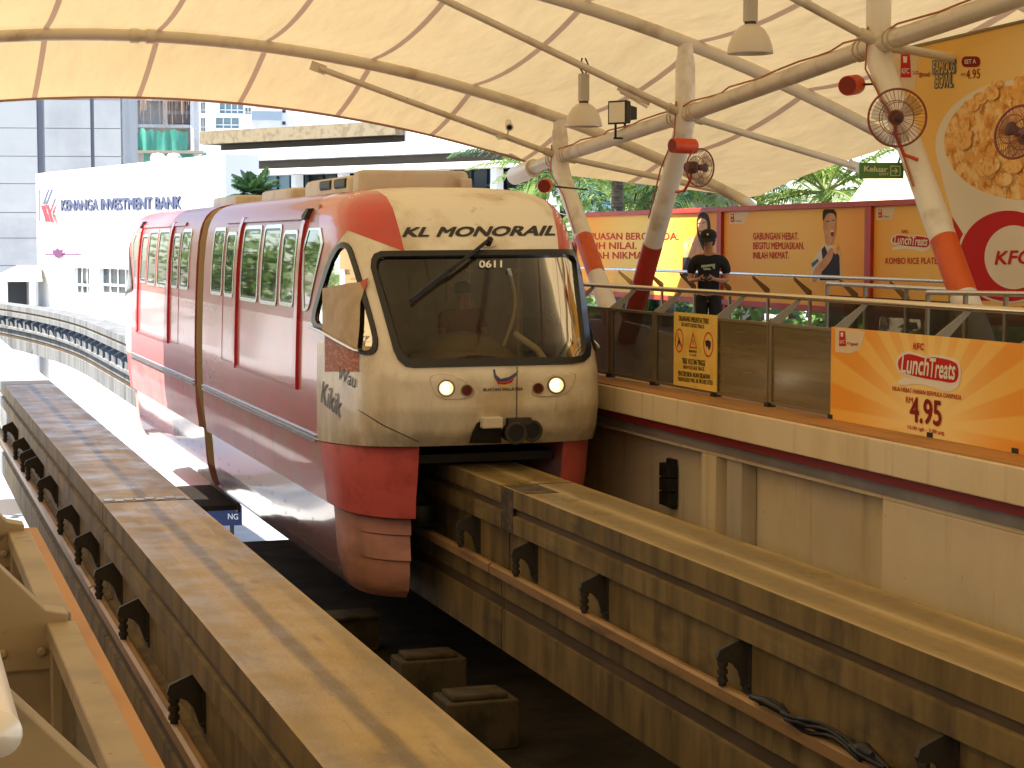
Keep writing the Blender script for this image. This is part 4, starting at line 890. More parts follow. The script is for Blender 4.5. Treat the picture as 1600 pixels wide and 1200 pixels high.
def car_body(fl):
    g = MB(); rows = [[Vector((TX+u, y, z+.13*max(0, (YB-y)/(YB-y0z(z)))*max(0, min(1, (.1-z)/.78)))) for u, y in hullpath(z)] for z in zs]; nt_ = len(rows[0])
    holeW, holeC = carve(WS_I, 1.03), carve(CW_I, 1.04)
    T = flip if fl else (lambda v: v)
    g.v = [T(p) for r in rows for p in r]
    PJ = [proj(p) for r in rows for p in r]; PM_ = [proj(mir(p)) for r in rows for p in r]
    for i in range(len(zs)-1):
        for j in range(nt_-1):
            q = (i*nt_+j, i*nt_+j+1, (i+1)*nt_+j+1, (i+1)*nt_+j); m = 0
            c = (rows[i][j]+rows[i+1][j+1])/2
            cx = sum(PJ[k][0] for k in q)/4; cy_ = sum(PJ[k][1] for k in q)/4
            mx_ = sum(PM_[k][0] for k in q)/4; my = sum(PM_[k][1] for k in q)/4
            if c.y < YB+.3:
                if inpoly(cx, cy_, holeW) or (c.x < TX-.6 and inpoly(cx, cy_, holeC)) or (c.x > TX+.6 and inpoly(mx_, my, holeC)): continue
            g.f.append(q); g.m.append(0 if (c.y < 21.32+.1*max(0, 1.2-c.z)) else 1 if c.z > .72 else 2)
    b0 = len(g.v)//nt_*nt_; top = (len(zs)-1)*nt_
    for j in range(nt_//2): g.f.append((top+j, top+j+1, top+nt_-2-j, top+nt_-1-j)); g.m.append(1 if rows[-1][j].y > 21.4 else 0)
    i0 = len(g.v); g.v += [T(r[0]) for r in rows]+[T(r[-1]) for r in rows]; k = len(rows)
    g.f.append(tuple(range(i0, i0+k))+tuple(range(i0+2*k-1, i0+k-1, -1))); g.m.append(1)
    g.f.append(tuple(range(nt_))); g.m.append(3)
    if fl: g.f = [f[::-1] for f in g.f]
    return g.build('car_body', [M['t_cream'], M['t_red'], M['t_low'], M['black']], tr, smooth=35)
car_body(False); car_body(True)
# skirts straddling the beam
SW = [(-2.42, 1.17), (-2.3, 1.24), (-2.1, 1.295), (-1.9, 1.325), (-1.43, 1.36), (-1.40, 1.38), (-1.385, 1.44), (-1.0, 1.487), (-.685, 1.497)]
SY = [(-2.42, 20.22), (-2.3, 20.06), (-2.1, 19.98), (-1.92, 19.95), (-1.9, 19.89), (-1.62, 19.88), (-1.6, 19.82), (-1.43, 19.8), (-1.40, 19.78), (-1.385, 19.6), (-1.0, 19.48), (-.685, 19.4)]
def skirt(side, fl):
    rings = []; sz = [-2.40, -2.35, -2.3, -2.2, -2.1, -2.0, -1.92, -1.9, -1.7, -1.62, -1.6, -1.43, -1.40, -1.385, -1.2, -1.0, -.8, -.685]
    for z in sz:
        W, yf = tab(SW, z), tab(SY, z); in_ = -.83+.05*max(0, -1.2-z); P = [(-W, YG0+(21.35-YG0)*k/9) for k in range(10)]
        a0 = math.acos((abs(in_)/W)**1.5)
        for k in range(1, 13):
            a = a0*k/12; P.append((-W*math.cos(a)**(1/1.5), 21.35-(21.35-yf)*math.sin(a)**(1/1.5)))
        P += [(in_, YG0)]
        T = [Vector((TX+u*(-1 if side else 1), y, z+(.125*max(0, min(1, (21.35-y)/1.8))*(z+1.385)/.7 if z > -1.385 else .03 if z < -2 else 0))) for u, y in P]
        rings.append([flip(v) if fl else v for v in T])
    g = MB()
    g.loft(rings); kk = len(rings[0])
    for i in range(len(g.f)-2):
        zz = sum(g.v[v].z for v in g.f[i])/4; front = sum(g.v[v].y for v in g.f[i])/4
        isf = (front < 21.34) if not fl else (front > 2*YM-21.34)
        g.m[i] = (0 if isf else 1) if zz > -1.39 else (2 if isf else 3)
    if side != fl: g.f = [f[::-1] for f in g.f]
    g.build('skirt', [M['t_skirt'], M['t_band'], M['t_leg'], M['t_sill']], tr, smooth=28)
for sd_ in (0, 1):
    for fl in (False, True): skirt(sd_, fl)
g = MB(); g.box(TX-.79, TX+.79, 19.75, 41.0, -.78, -.685); g.box(TX-1.3, TX+1.3, 23, 37.8, -.72, -.69)
for y in (20.9, 29.2, 31.4, 39.9): g.box(TX-.8, TX+.8, y-.25, y+.25, -.81, -.75)
for s_ in (-1, 1):
    for y in (20.6, 23.4, 28.4, 32.4, 37.4, 39.6): g.box(TX+s_*.7-.03, TX+s_*.7+.03, y-.1, y+.9, -1.5, -.75)
g.build('underframe', M['black'], tr)
for y in (20.25, 28.4, 32.4, 40.5):
    for s_ in (-1, 1):
        g = MB(); g.lathe((TX+s_*.62, y, -1.55), [(.1, 0), (.17, .02), (.19, .07), (.19, .2), (.17, .25), (.1, .27)], 20, caps=True); g.build('guide_tyre', M['black'], tr, smooth=40)
# bellows
rings = []
for k in range(17):
    s_ = .985 if k % 2 else .945; y = YG0+.8*k/16
    rings.append([(TX+u*s_, y, z) for u, z in [(-tab(SW, z) if z < -.68 else -Wz(z), z) for z in [-2.0, -1.4, -.7, 0, .8, 1.65, 1.98, 2.14, 2.2]]+[(Wz(z) if z >= -.68 else tab(SW, z), z) for z in [2.2, 2.14, 1.98, 1.65, .8, 0, -.7, -1.4, -2.0]]])
g = MB(); g.loft(rings, caps=False); g.build('gangway_bellows', mat('tan_bellows', (.34, .24, .12), .7), tr)
# side windows, doors, trims
def sidept(y, z, off, s_, fl):
    u = -(Wz(z)+off); v = Vector((TX+u*s_, y, z)); return flip(v) if fl else v
WIN = [(28.25, 29.25, .84, 1.87, 0), (27.27, 28.05, .84, 1.80, 0), (25.4, 26.7, .82, 1.88, 1), (24.05, 25.2, .82, 1.88, 1), (23.0, 23.87, .84, 1.80, 0)]
for fl in (False, True):
    for s_ in (1, -1):
        fn = lambda y, z, o: sidept(y, z, o, s_, fl)
        for (a, b, z0, z1, big) in WIN:
            g = MB(); shell(g, [rrect(a, b, z0, z1, .1), rrect(a+.055, b-.055, z0+.05, z1-.05, .07)], fn, .014, 0, .2, 0)
            shell(g, [rrect(a+.055, b-.055, z0+.05, z1-.05, .07), rrect(a+.085, b-.085, z0+.08, z1-.08, .06)], fn, .009, None, .2, 1)
            o = g.build('side_window', [M['chrome'] if big else M['chrome'], M['gasket']], tr)
            g = MB(); shell(g, [rrect(a+.07, b-.07, z0+.065, z1-.065, .06)], fn, .006, None, .25); g.build('window_pane', M['pane'], o)
        for yc in (26.98, 22.72):     # red door edge guards
            g = MB(); L_ = [(yc-.09, 2.0), (yc+.09, 2.0), (yc+.09, -.16), (yc-.09, -.16)]; shell(g, [L_], fn, .04, 0, .15); g.build('door_edge', M['redstrip'], tr)
        g = MB(); shell(g, [[(22.85, -.12), (22.85, -.155), (26.95, -.155), (26.95, -.12)]], fn, .02, 0, .3); shell(g, [[(22.9, 1.985), (22.9, 1.93), (28.4, 1.93), (28.4, 1.985)]], fn, .03, 0, .2)
        shell(g, [[(27.15, 1.9), (28.17, 1.9), (28.17, -.12), (27.15, -.12)], [(27.17, 1.88), (28.15, 1.88), (28.15, -.1), (27.17, -.1)]], fn, .006, 0, .2)
        g.build('door_track', M['t_red'], tr)
        g = MB(); shell(g, [[(22.62, 2.06), (22.6, 1.94), (22.72, 1.92), (22.8, 1.97), (22.76, 2.06)]], fn, .07, 0, None); g.build('door_sensor', M['black'], tr)
        g = MB()
        for z in (-.62, -.675): shell(g, [[(21.6, z), (21.6, z-.03), (29.95, z-.03), (29.95, z)]], fn, .03, 0, .6)
        g.build('rubbing_strip', M['chrome'], tr)
        g = MB()
        for k in range(1, 5): shell(g, [[(22.9+1.45*k, -.73), (22.9+1.45*k, -1.37), (22.915+1.45*k, -1.37), (22.915+1.45*k, -.73)]], lambda y, z, o: (lambda v: flip(v) if fl else v)(Vector((TX-s_*(tab(SW, z)+o), y, z))), .004, None, .2)
        for k in range(9):
            yb_ = 22.6+.86*k
            for zz in (-1.75, -1.9): shell(g, [[(yb_, zz), (yb_, zz-.05), (yb_+.025, zz-.05), (yb_+.025, zz)]], lambda y, z, o: (lambda v: flip(v) if fl else v)(Vector((TX-s_*(tab(SW, z)+o), y, z))), .01, None, None)
        g.build('skirt_seam', M['gasket'], tr)
# tapered quarter window ahead of the door
QO = [(474.5, 357), (512, 355.5), (489, 452), (484, 480), (479, 487), (472.5, 485)]
def quarter(mf):
    fn = lambda x, y, o: mf(body(x, y, o))
    g = MB(); P = smoothpoly(QO, 1); cx, cy_ = 487, 410; I = [(cx+(x-cx)*.8, cy_+(y-cy_)*.93) for x, y in P]
    shell(g, [P, I], fn, .014, 0, 10); o = g.build('side_window', M['chrome'], tr)
    g = MB(); shell(g, [I], fn, .006, None, 12); g.build('window_pane', M['pane'], o)
MF = [lambda v: v, mir, flip, lambda v: mir(flip(v))]
for mf in MF: quarter(mf)
# cab windows, windscreen
for k, mf in enumerate(MF):
    fn = lambda x, y, o: mf(body(x, y, o))
    g = MB(); shell(g, [CW_O, CW_I], fn, .022, -.03, 6); o = g.build('cab_window', M['gasket'], tr)
    g = MB(); shell(g, [carve(CW_I, 1.02)], fn, -.004, None, 8); g.build('window_pane', M['screen'], o)
    if k < 2:
        g = MB(); g.tube([fn(*q, .05) for q in zoom5([(118, 752), (170, 772), (250, 818), (330, 862), (350, 868)])], .018, 8); g.build('grab_rail', M['chrome'], tr, smooth=60)
for mf in (MF[0], MF[2]):
    fn = lambda x, y, o: mf(body(x, y, o))
    g = MB(); shell(g, [WS_O, WS_I], fn, .03, -.04, 8); o = g.build('windscreen', M['gasket'], tr, smooth=50)
    g = MB(); shell(g, [carve(WS_I, 1.01)], fn, -.006, None, 10); g.build('windscreen_glass', M['screen'], o, smooth=180)
    # red paint patches
    g = MB(); shell(g, [[(519, 297.8), (560, 298), (590, 298.2), (604, 308), (614, 326), (624, 360), (632, 393), (543, 360), (529, 376), (517, 394), (511, 412), (506, 420), (503, 400), (499, 350), (500, 320), (508, 304)]], fn, .003, None, 5); g.build('red_patch', M['t_patch'], tr, smooth=180); g = MB()
    shell(g, [[(846, 303), (862, 310), (876, 324), (888, 346), (897, 372), (899, 390), (873, 392), (870, 360), (863, 328)]], fn, .003, None, 5)
    g.build('red_patch', M['t_patch'], tr, smooth=180)
fnb = body
def btext(g, t, TL, TR, BL, off, m=0, bold=0, shear=0, up=None):
    v, f = text2d(t, bold, shear); TL, TR, BL = Vector(TL), Vector(TR), Vector(BL)
    q = [(BL+(TR-TL)*x+(TL-BL)*y, e) for x, y, e in v]; g.raw([fnb(p.x, p.y, off+e) for p, e in q], f, m)
g = MB()
for i, (s_, x0, x1) in enumerate((('KL', 628, 671), ('MONORAIL', 681, 868))): btext(g, s_, (x0, 355.5 if i == 0 else 354.8), (x1, 355 if i == 0 else 352.5), (x0, 371), .006, 0, .048, .3)
g.build('lettering', M['grey_text'], tr); g = MB(); btext(g, 'BUATAN MALAYSIA', (755, 606.5), (817, 605), (755, 611.5), .006, 0, .02)
g.build('lettering', M['grey_text'], tr); g = MB(); btext(g, 'Wau', (531, 571), (558, 585), (531, 594), .01, 0, .0, .35); g.build('lettering', M['grey_text'], tr); g = MB(); btext(g, 'Kikik', (502, 592), (534, 618), (502, 628), .01, 0, .0, .35)
g.build('lettering', M['grey_text'], tr)
g = MB(); btext(g, '0611', (748, 408), (784, 407.5), (748, 419.5), .012, 0, .03); g.build('car_number', mat('white_number', (.8, .75, .62), .5), tr)
# painted kite poster on the cab side
g = MB(); shell(g, [zoom5([(172, 572), (235, 560), (300, 548), (350, 545), (385, 525), (365, 585), (348, 640), (345, 745), (335, 858), (250, 815), (172, 770)])], fnb, .028, None, 6)
g.build('pale_sticker', mat('faded_paper', (.52, .40, .26), .7, var=[((.44, .31, .18), (3, 3, 3), .4, .65)]), tr)
g = MB(); shell(g, [zoom5([(174, 776), (250, 820), (335, 864), (333, 930), (334, 962), (250, 962), (174, 962)])], fnb, .006, None, 6)
g.build('brown_sticker', mat('red_brown_print', (.36, .09, .03), .6, var=[((.55, .22, .08), (9, 9, 30), .5, .6), ((.25, .05, .02), (6, 6, 6), .55, .7)]), tr)
g = MB(); shell(g, [zoom5([(346, 545), (385, 525), (365, 588)])], fnb, .031, None, 6); g.build('orange_sticker', M['t_patch'], tr)
# emblem: three swooshes
g = MB()
for P, m in (([(770, 578), (773, 577), (775, 586), (782, 592), (795, 589), (808, 581), (810, 579), (806, 588), (794, 595.5), (780, 597), (772, 590)], 0), ([(773, 591), (780, 597.8), (794, 596.4), (804, 590), (799, 598), (788, 601), (778, 600)], 1), ([(778, 600.5), (788, 601.6), (798, 598.8), (792, 604), (783, 604)], 2)):
    shell(g, [P], fnb, .006, None, 4, m)
g.build('emblem', [M['letter_blue'], M['p_red'], M['p_yellow']], tr)
g = MB(); shell(g, [[(807.2, 573), (808.6, 573), (807.6, 655), (806.2, 655)]], fnb, .004, None, 6)
shell(g, [[(560, 640), (600, 664), (655, 690), (655, 691.2), (600, 665.6), (560, 641.2)]], fnb, .004, None, 6)
g.build('panel_seam', M['gasket'], tr)
# headlights
M['lamp_on'] = mat('lit_headlamp', (1, .74, .42), .25, emit=.34); M['bulb'] = mat('hot_bulb', (1, .85, .6), .3, emit=3); M['lamp_red'] = mat('dark_red_lens', (.1, .012, .008), .12)
for H, W_, R_ in (([(672, 588), (690, 585), (713, 588), (740, 606), (741, 616), (731, 623), (684, 624), (672, 598)], (697, 606.5, 13.5), (729, 610, 9.5)),
                  ([(898, 582), (898, 594), (884, 618), (834, 620), (829, 611), (840, 597), (867, 584)], (868, 601.7, 14), (840, 607, 9))):
    g = MB(); shell(g, [smoothpoly(H, 1)], fnb, .012, 0, 6); o = g.build('headlight', M['t_cream'], tr)
    g = MB(); shell(g, [circ(*W_), circ(W_[0], W_[1], W_[2]*.82)], fnb, .022, .012, 5); shell(g, [circ(*R_), circ(R_[0], R_[1], R_[2]*.82)], fnb, .022, .012, 5); shell(g, [[(x, y) for x, y in smoothpoly(H, 1)], [(W_[0]*.02+x*.98, W_[1]*.02+y*.98) for x, y in smoothpoly(H, 1)]], fnb, .013, None, 8); g.build('bezel', M['frame'], o)
    g = MB(); shell(g, [circ(W_[0], W_[1], W_[2]*.85)], fnb, .014, None, 5, 0); shell(g, [smoothpoly([(W_[0]+W_[2]*a, W_[1]+W_[2]*b) for a, b in ((-.6, -.3), (-.1, -.65), (.45, -.4), (.15, -.1), (.4, .35), (-.1, .6), (-.55, .35))])], fnb, .017, None, 5, 1); g.build('lamp', [M['lamp_on'], M['bulb']], o)
    g = MB(); shell(g, [circ(R_[0], R_[1], R_[2]*.85)], fnb, .014, None, 5); g.build('lens', M['lamp_red'], o)
# coupler pocket
g = MB(); shell(g, [[(733, 692), (738, 675), (745, 661), (757, 655), (783, 654), (783, 692)]], fnb, .008, 0, 5); g.build('coupler_pocket', M['black'], tr)
p = fnb(767, 657, .05); g = MB(); g.box(p.x-.12, p.x+.11, p.y-.05, p.y+.12, p.z-.065, p.z+.055); g.build('coupler_cover', mat('pale_box', (.6, .54, .42), .5), tr, bev=.015)
g = MB()
for x, y, r, ln in ((799, 675, .105, .16), (827, 672, .1, .1)):
    p = fnb(x, y, 0); g.tube([p+Vector((0, .1, 0)), p+Vector((0, -ln, 0))], r, 20, 1); g.ring(p+Vector((0, -ln, 0)), r, .02, (0, 1, 0), 24, 6, 0); g.lathe(p+Vector((0, -ln-.004, 0)), [(0, 0), (r*.85, 0)], 20, 1, ax=(0, 1, 0))
p = fnb(805, 655, .05); g.box(p.x-.1, p.x+.16, p.y-.04, p.y+.1, p.z-.04, p.z+.03, 0)
g.build('air_coupling', [M['dark'], M['black']], tr, smooth=40)
# wiper
g = MB(); a, b = fnb(763, 381, .09), fnb(641, 474, .05); m_ = fnb(700, 430, .09); g.tube([a, a.lerp(m_, .5)+Vector((0, -.02, 0)), m_], .022, 8); g.bar(m_+(a-m_)*.1, b, .035, .045)
g.tube([fnb(762, 383, 0), fnb(762, 383, .12)], .035, 12); g.build('wiper', M['black'], tr, smooth=40)
g = MB(); shell(g, [circ(762, 382, 14, 20, 6)], fnb, .02, 0, 5); g.build('wiper_mount', M['t_cream'], tr)
# roof equipment
M['roofcream'] = mat('roof_unit_cream', (.58, .5, .37), .5, var=[((.46, .38, .27), (2, 2, 2), .45, .7)])
def roofbox(y0, y1, h, hw, nm, fl=False):
    P = rrect(-hw, hw, y0, y1, .12, 4); rings = []
    for k, (zz, s_) in enumerate(((2.2, 1), (2.2+h*.8, .985), (2.2+h*.93, .96), (2.2+h, .9))):
        c = (y0+y1)/2; rings.append([(TX+x*s_, (2*YM-(c+(y-c)*s_)) if fl else c+(y-c)*s_, zz) for x, y in P])
    g = MB(); g.loft(rings); return g.build(nm, M['roofcream'], tr, smooth=50)
for fl in (False, True):
    roofbox(26.9, 29.3, .24, .68, 'roof_unit', fl)
    if fl: roofbox(25.2, 25.8, .12, .5, 'roof_unit', fl); continue
    roofbox(22.6, 23.08, .34, .72, 'roof_unit', fl)
    o = roofbox(23.12, 25.9, .29, .72, 'roof_unit', fl)
    g = MB()
    for k in range(2):
        c = 23.65+k*.85; y = c if not fl else 2*YM-c; g.box(TX-.735, TX-.3, y-.32, y+.32, 2.33, 2.46); g.build('vent', M['black'], o, bev=.03); g = MB(); g.box(TX+.3, TX+.735, y-.32, y+.32, 2.33, 2.46); g.build('vent', M['black'], o, bev=.03); g = MB()
p0 = Vector((TX+.55, 22.5, 2.3)); g = MB(); g.box(p0.x, p0.x+.14, p0.y-.04, p0.y+.1, p0.z-.05, p0.z+.14); g.build('aerial', M['roofcream'], tr, bev=.02)
# cab interior
M['int_wall'] = mat('cabin_lining', (.6, .52, .4), .6, var=[((.48, .4, .3), (2, 2, 2), .4, .6)])
g = MB(); g.box(TX-1.3, TX+1.3, 22.3, 22.36, -.05, 2.1, 0); g.box(TX-.75, TX-.2, 22.27, 22.3, .9, 1.75, 1); g.box(TX+.3, TX+.95, 22.27, 22.3, .9, 1.7, 1)
g.box(TX-1.35, TX+1.35, 20.1, 22.3, -.1, -.05, 2); g.build('cabin_lining', [M['int_wall'], mat('notice_board', (.55, .5, .42), .5), M['dark']], tr)
g = MB(); rings = []
for k in range(13):
    a = math.pi*k/12; rings.append([(TX-.1-.62*math.cos(a), y, .1+.55*math.sin(a)*s_) for y, s_ in ((19.75, .55), (19.95, .9), (20.25, 1), (20.6, .95))])
g.loft(rings, closed=False); g.build('console', mat('grey_console', (.2, .17, .12), .45), tr, smooth=60)
g = MB()
for k in range(1): g.tube([(TX+.3+.1*math.sin(j*.5), 19.85+.02*j, 1.35-.13*j) for j in range(9)], .022, 8)
g.tube([(TX+.42, 20.0, .62), (TX+.62, 19.8, .45), (TX+.7, 19.7, .3)], .04, 10); g.build('control_stalk', mat('grey_stalk', (.45, .42, .36), .4), tr, smooth=60)
g = MB()
for x in (-.9, -.87, .38, 1.0): g.tube([(TX+x, 21.6, 0), (TX+x, 21.6, 2.0)], .018, 8)
for x in (-.9, .38, 1.0):
    for z in (.5, .9, 1.3): g.box(TX+x-.05, TX+x+.05, 21.57, 21.63, z-.02, z+.02)
g.build('grab_pole', mat('yellow_white_pole', (.7, .58, .3), .4), tr, smooth=40)

# ------------------------------------------------------------------ people
def skinned(name, pts, edges, m, parent, sub=2, root=0):
    me = bpy.data.meshes.new(name); me.from_pydata([p[:3] for p in pts], edges, []); me.materials.append(m)
    o = bpy.data.objects.new(name, me); col.objects.link(o)
    if parent: o.parent = parent
    s_ = o.modifiers.new('skin', 'SKIN'); s_.use_smooth_shade = True
    me.skin_vertices[0].data
    for i, p in enumerate(pts):
        r = p[3]; me.skin_vertices[0].data[i].radius = (r, p[4]) if len(p) > 4 else (r, r); me.skin_vertices[0].data[i].use_root = (i == root)
    sb = o.modifiers.new('sub', 'SUBSURF'); sb.levels = sub; sb.render_levels = sub
    return o
def add_skin(me): me.skin_vertices
def chain(n, i0=0): return [(i0+k, i0+k+1) for k in range(n-1)]
def skin_mesh(name, pts, edges, m, parent, root=0, sub=2):
    # build through bmesh so the skin layer exists
    import bmesh
    bm = bmesh.new(); ly = bm.verts.layers.skin.verify(); vs = []
    for i, p in enumerate(pts):
        v = bm.verts.new(p[:3]); v[ly].radius = (p[3], p[4] if len(p) > 4 else p[3]); v[ly].use_root = (i == root); vs.append(v)
    for a, b in edges: bm.edges.new((vs[a], vs[b]))
    me = bpy.data.meshes.new(name); bm.to_mesh(me); bm.free(); me.materials.append(m)
    o = bpy.data.objects.new(name, me); col.objects.link(o)
    if parent: o.parent = parent
    s_ = o.modifiers.new('skin', 'SKIN'); s_.use_smooth_shade = True
    sb = o.modifiers.new('sub', 'SUBSURF'); sb.levels = sub; sb.render_levels = sub
    return o
man = thing('person', 'man in black cap, t-shirt and trousers looking down at the phone he holds', 'person')
# local frame: faces -y, x to his left
B = [(0, .02, .95, .12, .1), (0, .02, 1.12, .125, .095), (0, .03, 1.3, .15, .1), (0, .03, 1.43, .12, .08), (0, .02, 1.5, .06, .06), (0, -.015, 1.585, .058, .062), (0, -.05, 1.67, .082, .095), (0, -.045, 1.735, .07, .085)]
E_ = [(k, k+1) for k in range(7)]
def limb(sx):
    i = len(B)
    B.extend([(sx*.185, .03, 1.425, .062), (sx*.235, .04, 1.27, .05), (sx*.255, .02, 1.12, .042), (sx*.2, -.12, 1.115, .036), (sx*.12, -.23, 1.135, .026), (sx*.085, -.275, 1.15, .028, .018)])
    E_.extend([(3, i), (i, i+1), (i+1, i+2), (i+2, i+3), (i+3, i+4), (i+4, i+5)])
    h = i+5
    for f_, (dx, dz, ln) in enumerate(((-.02, .03, .06), (-.03, .012, .07), (-.032, -.006, .068), (-.03, -.024, .055))):
        j = len(B); B.extend([(sx*(.085+dx*.6), -.30, 1.15+dz, .0095), (sx*(.085+dx*1.2), -.30-ln*.45, 1.15+dz*1.1, .0085), (sx*(.085+dx*2.1), -.30-ln*.6, 1.145+dz, .0075)])
        E_.extend([(h, j), (j, j+1), (j+1, j+2)])
    j = len(B); B.extend([(sx*.065, -.28, 1.185, .011), (sx*.04, -.3, 1.2, .009)]); E_.extend([(h, j), (j, j+1)])
    k = len(B); B.extend([(sx*.09, .02, .88, .095), (sx*.1, .02, .5, .062), (sx*.1, .03, .12, .04), (sx*.11, .02, .05, .045), (sx*.12, -.13, .035, .035)])
    E_.extend([(0, k), (k, k+1), (k+1, k+2), (k+2, k+3), (k+3, k+4)])
limb(1); limb(-1)
skin_mesh('body', B, E_, M['skin'], man)
T_ = [(0, .02, .84, .17, .13), (0, .02, 1.1, .165, .12), (0, .03, 1.28, .18, .125), (0, .03, 1.41, .16, .105), (0, .025, 1.475, .075, .075)]
Te = chain(5)
for sx in (1, -1):
    i = len(T_); T_ += [(sx*.19, .03, 1.415, .085), (sx*.235, .04, 1.3, .078), (sx*.25, .035, 1.19, .072)]; Te += [(3, i), (i, i+1), (i+1, i+2)]
skin_mesh('t_shirt', T_, Te, M['cloth_black'], man)
P_ = [(0, .02, 1.02, .15, .115)]; Pe = []
for sx in (1, -1):
    i = len(P_); P_ += [(sx*.09, .02, .86, .11), (sx*.1, .02, .5, .085), (sx*.105, .025, .1, .075)]; Pe += [(0, i), (i, i+1), (i+1, i+2)]
skin_mesh('trousers', P_, Pe, M['cloth_dark'], man)
g = MB(); g.lathe((0, -.045, 1.70), [(.112, 0), (.115, .04), (.104, .085), (.075, .115), (.03, .13), (0, .132)], 20)
rings = []
for k in range(9):
    a = math.radians(200+140*k/8); r0, r1 = .108, .108+.085*math.sin(math.pi*k/8)
    rings.append([(math.cos(a)*r0, -.045+math.sin(a)*r0, 1.705), (math.cos(a)*r1, -.045+math.sin(a)*r1, 1.685-.03*math.sin(math.pi*k/8)), (math.cos(a)*r1, -.045+math.sin(a)*r1, 1.678-.03*math.sin(math.pi*k/8)), (math.cos(a)*r0, -.045+math.sin(a)*r0, 1.695)])
g.loft(rings); hat = g.build('cap', M['cloth_black'], man, smooth=60)
g = MB(); g.quad([(-.018, -.161, 1.755), (0, -.164, 1.737), (.018, -.161, 1.755), (0, -.157, 1.773)]); g.build('cap_badge', M['p_yellow'], hat)
g = MB(); g.lathe((0, -.03, 1.60), [(.075, 0), (.094, .04), (.1, .1)], 20); g.v = [v for v in g.v]; g.build('hair', M['hair'], man, smooth=60)
for v in bpy.data.objects['hair'].data.vertices:
    if v.co.y < -.06: v.co.y = -.06+(v.co.y+.06)*.2
g = MB(); g.tube([(.0, -.135, 1.655), (.0, -.15, 1.635), (.0, -.138, 1.625)], [.008, .014, .008], 8); g.build('nose', M['skin'], man, smooth=180)
g = MB()
for q in ([(-.09, 1.33), (-.02, 1.335), (-.02, 1.3), (-.09, 1.295)], [(-.02, 1.335), (.1, 1.35), (.1, 1.28), (.08, 1.275), (.06, 1.315), (-.02, 1.3)], [(-.07, 1.285), (.03, 1.29), (.05, 1.265), (-.05, 1.262)]):
    g.quad([(x, -.112-.0, z) for x, z in q])
g.build('shirt_print', M['print_grey'], man)
man.location = (10.85, 23.9, 0); man.rotation_euler = (0, 0, -math.atan2(10.85, 23.9)-.1)
ph = thing('phone', 'dark phone held in both hands by the standing man', 'phone')
g = MB(); g.box(-.075, .075, -.006, .006, -.035, .035); g.build('phone_case', M['black'], ph, bev=.004)
g = MB(); g.quad([(-.07, .0075, -.03), (.07, .0075, -.03), (.07, .0075, .03), (-.07, .0075, .03)]); g.build('phone_screen', M['bglass'], ph)
ph.location = man.matrix_basis @ Vector((0, -.325, 1.155)); ph.rotation_euler = (math.radians(-40), 0, man.rotation_euler.z)
# driver in the cab
dv = thing('person', 'driver in a dull orange vest seated behind the train windscreen', 'person')
D_ = [(0, 0, 0, .14, .11), (0, .02, .22, .15, .1), (0, .01, .45, .15, .09), (0, 0, .55, .06), (0, -.02, .63, .055), (0, -.03, .72, .085, .095), (0, -.02, .8, .075, .085)]
De = chain(7)
for sx in (1, -1):
    i = len(D_); D_ += [(sx*.2, .0, .47, .06), (sx*.26, -.04, .25, .05), (sx*.24, -.28, .16, .04), (sx*.2, -.4, .18, .035, .025)]; De += [(2, i), (i, i+1), (i+1, i+2), (i+2, i+3)]
    for k in range(4): j = len(D_); D_ += [(sx*(.17+.02*k), -.44, .18, .01), (sx*(.17+.02*k), -.48, .165, .009)]; De += [(i+3, j), (j, j+1)]
    j = len(D_); D_ += [(sx*.16, -.42, .19, .011)]; De += [(i+3, j)]
    i = len(D_); D_ += [(sx*.1, -.05, -.02, .09), (sx*.12, -.42, 0, .07), (sx*.12, -.45, -.42, .05)]; De += [(0, i), (i, i+1), (i+1, i+2)]
skin_mesh('body', D_, De, M['skin'], dv)
V_ = [(0, 0, .02, .17, .135), (0, .02, .22, .18, .125), (0, .01, .44, .185, .115), (0, .0, .52, .09)]; Ve = chain(4)
for sx in (1, -1): i = len(V_); V_ += [(sx*.2, 0, .47, .08), (sx*.255, -.03, .28, .07)]; Ve += [(2, i), (i, i+1)]
skin_mesh('vest', V_, Ve, mat('orange_vest', (.2, .06, .02), .8), dv)
g = MB(); g.lathe((0, -.01, .72), [(.1, 0), (.105, .05), (.09, .11), (.05, .14), (0, .145)], 18); g.build('hair', M['hair'], dv, smooth=60)
q = at(722, 455, Y=21.2); dv.location = (q.x, 21.2, q.z-.74)
st = thing('driver_seat', 'dark driver seat inside the cab', 'seat', (q.x, 21.3, 0)); g = MB(); g.box(q.x-.24, q.x+.24, 21.0, 21.5, q.z-1.02, q.z-.9); g.build('cushion', M['dark'], st, bev=.04); g = MB(); g.box(q.x-.22, q.x+.22, 21.42, 21.5, q.z-.9, q.z-.25); g.build('backrest', M['dark'], st, bev=.04); g = MB(); g.tube([(q.x, 21.25, -.05), (q.x, 21.25, q.z-1.0)], .06, 12); g.build('pedestal', M['dark'], st)

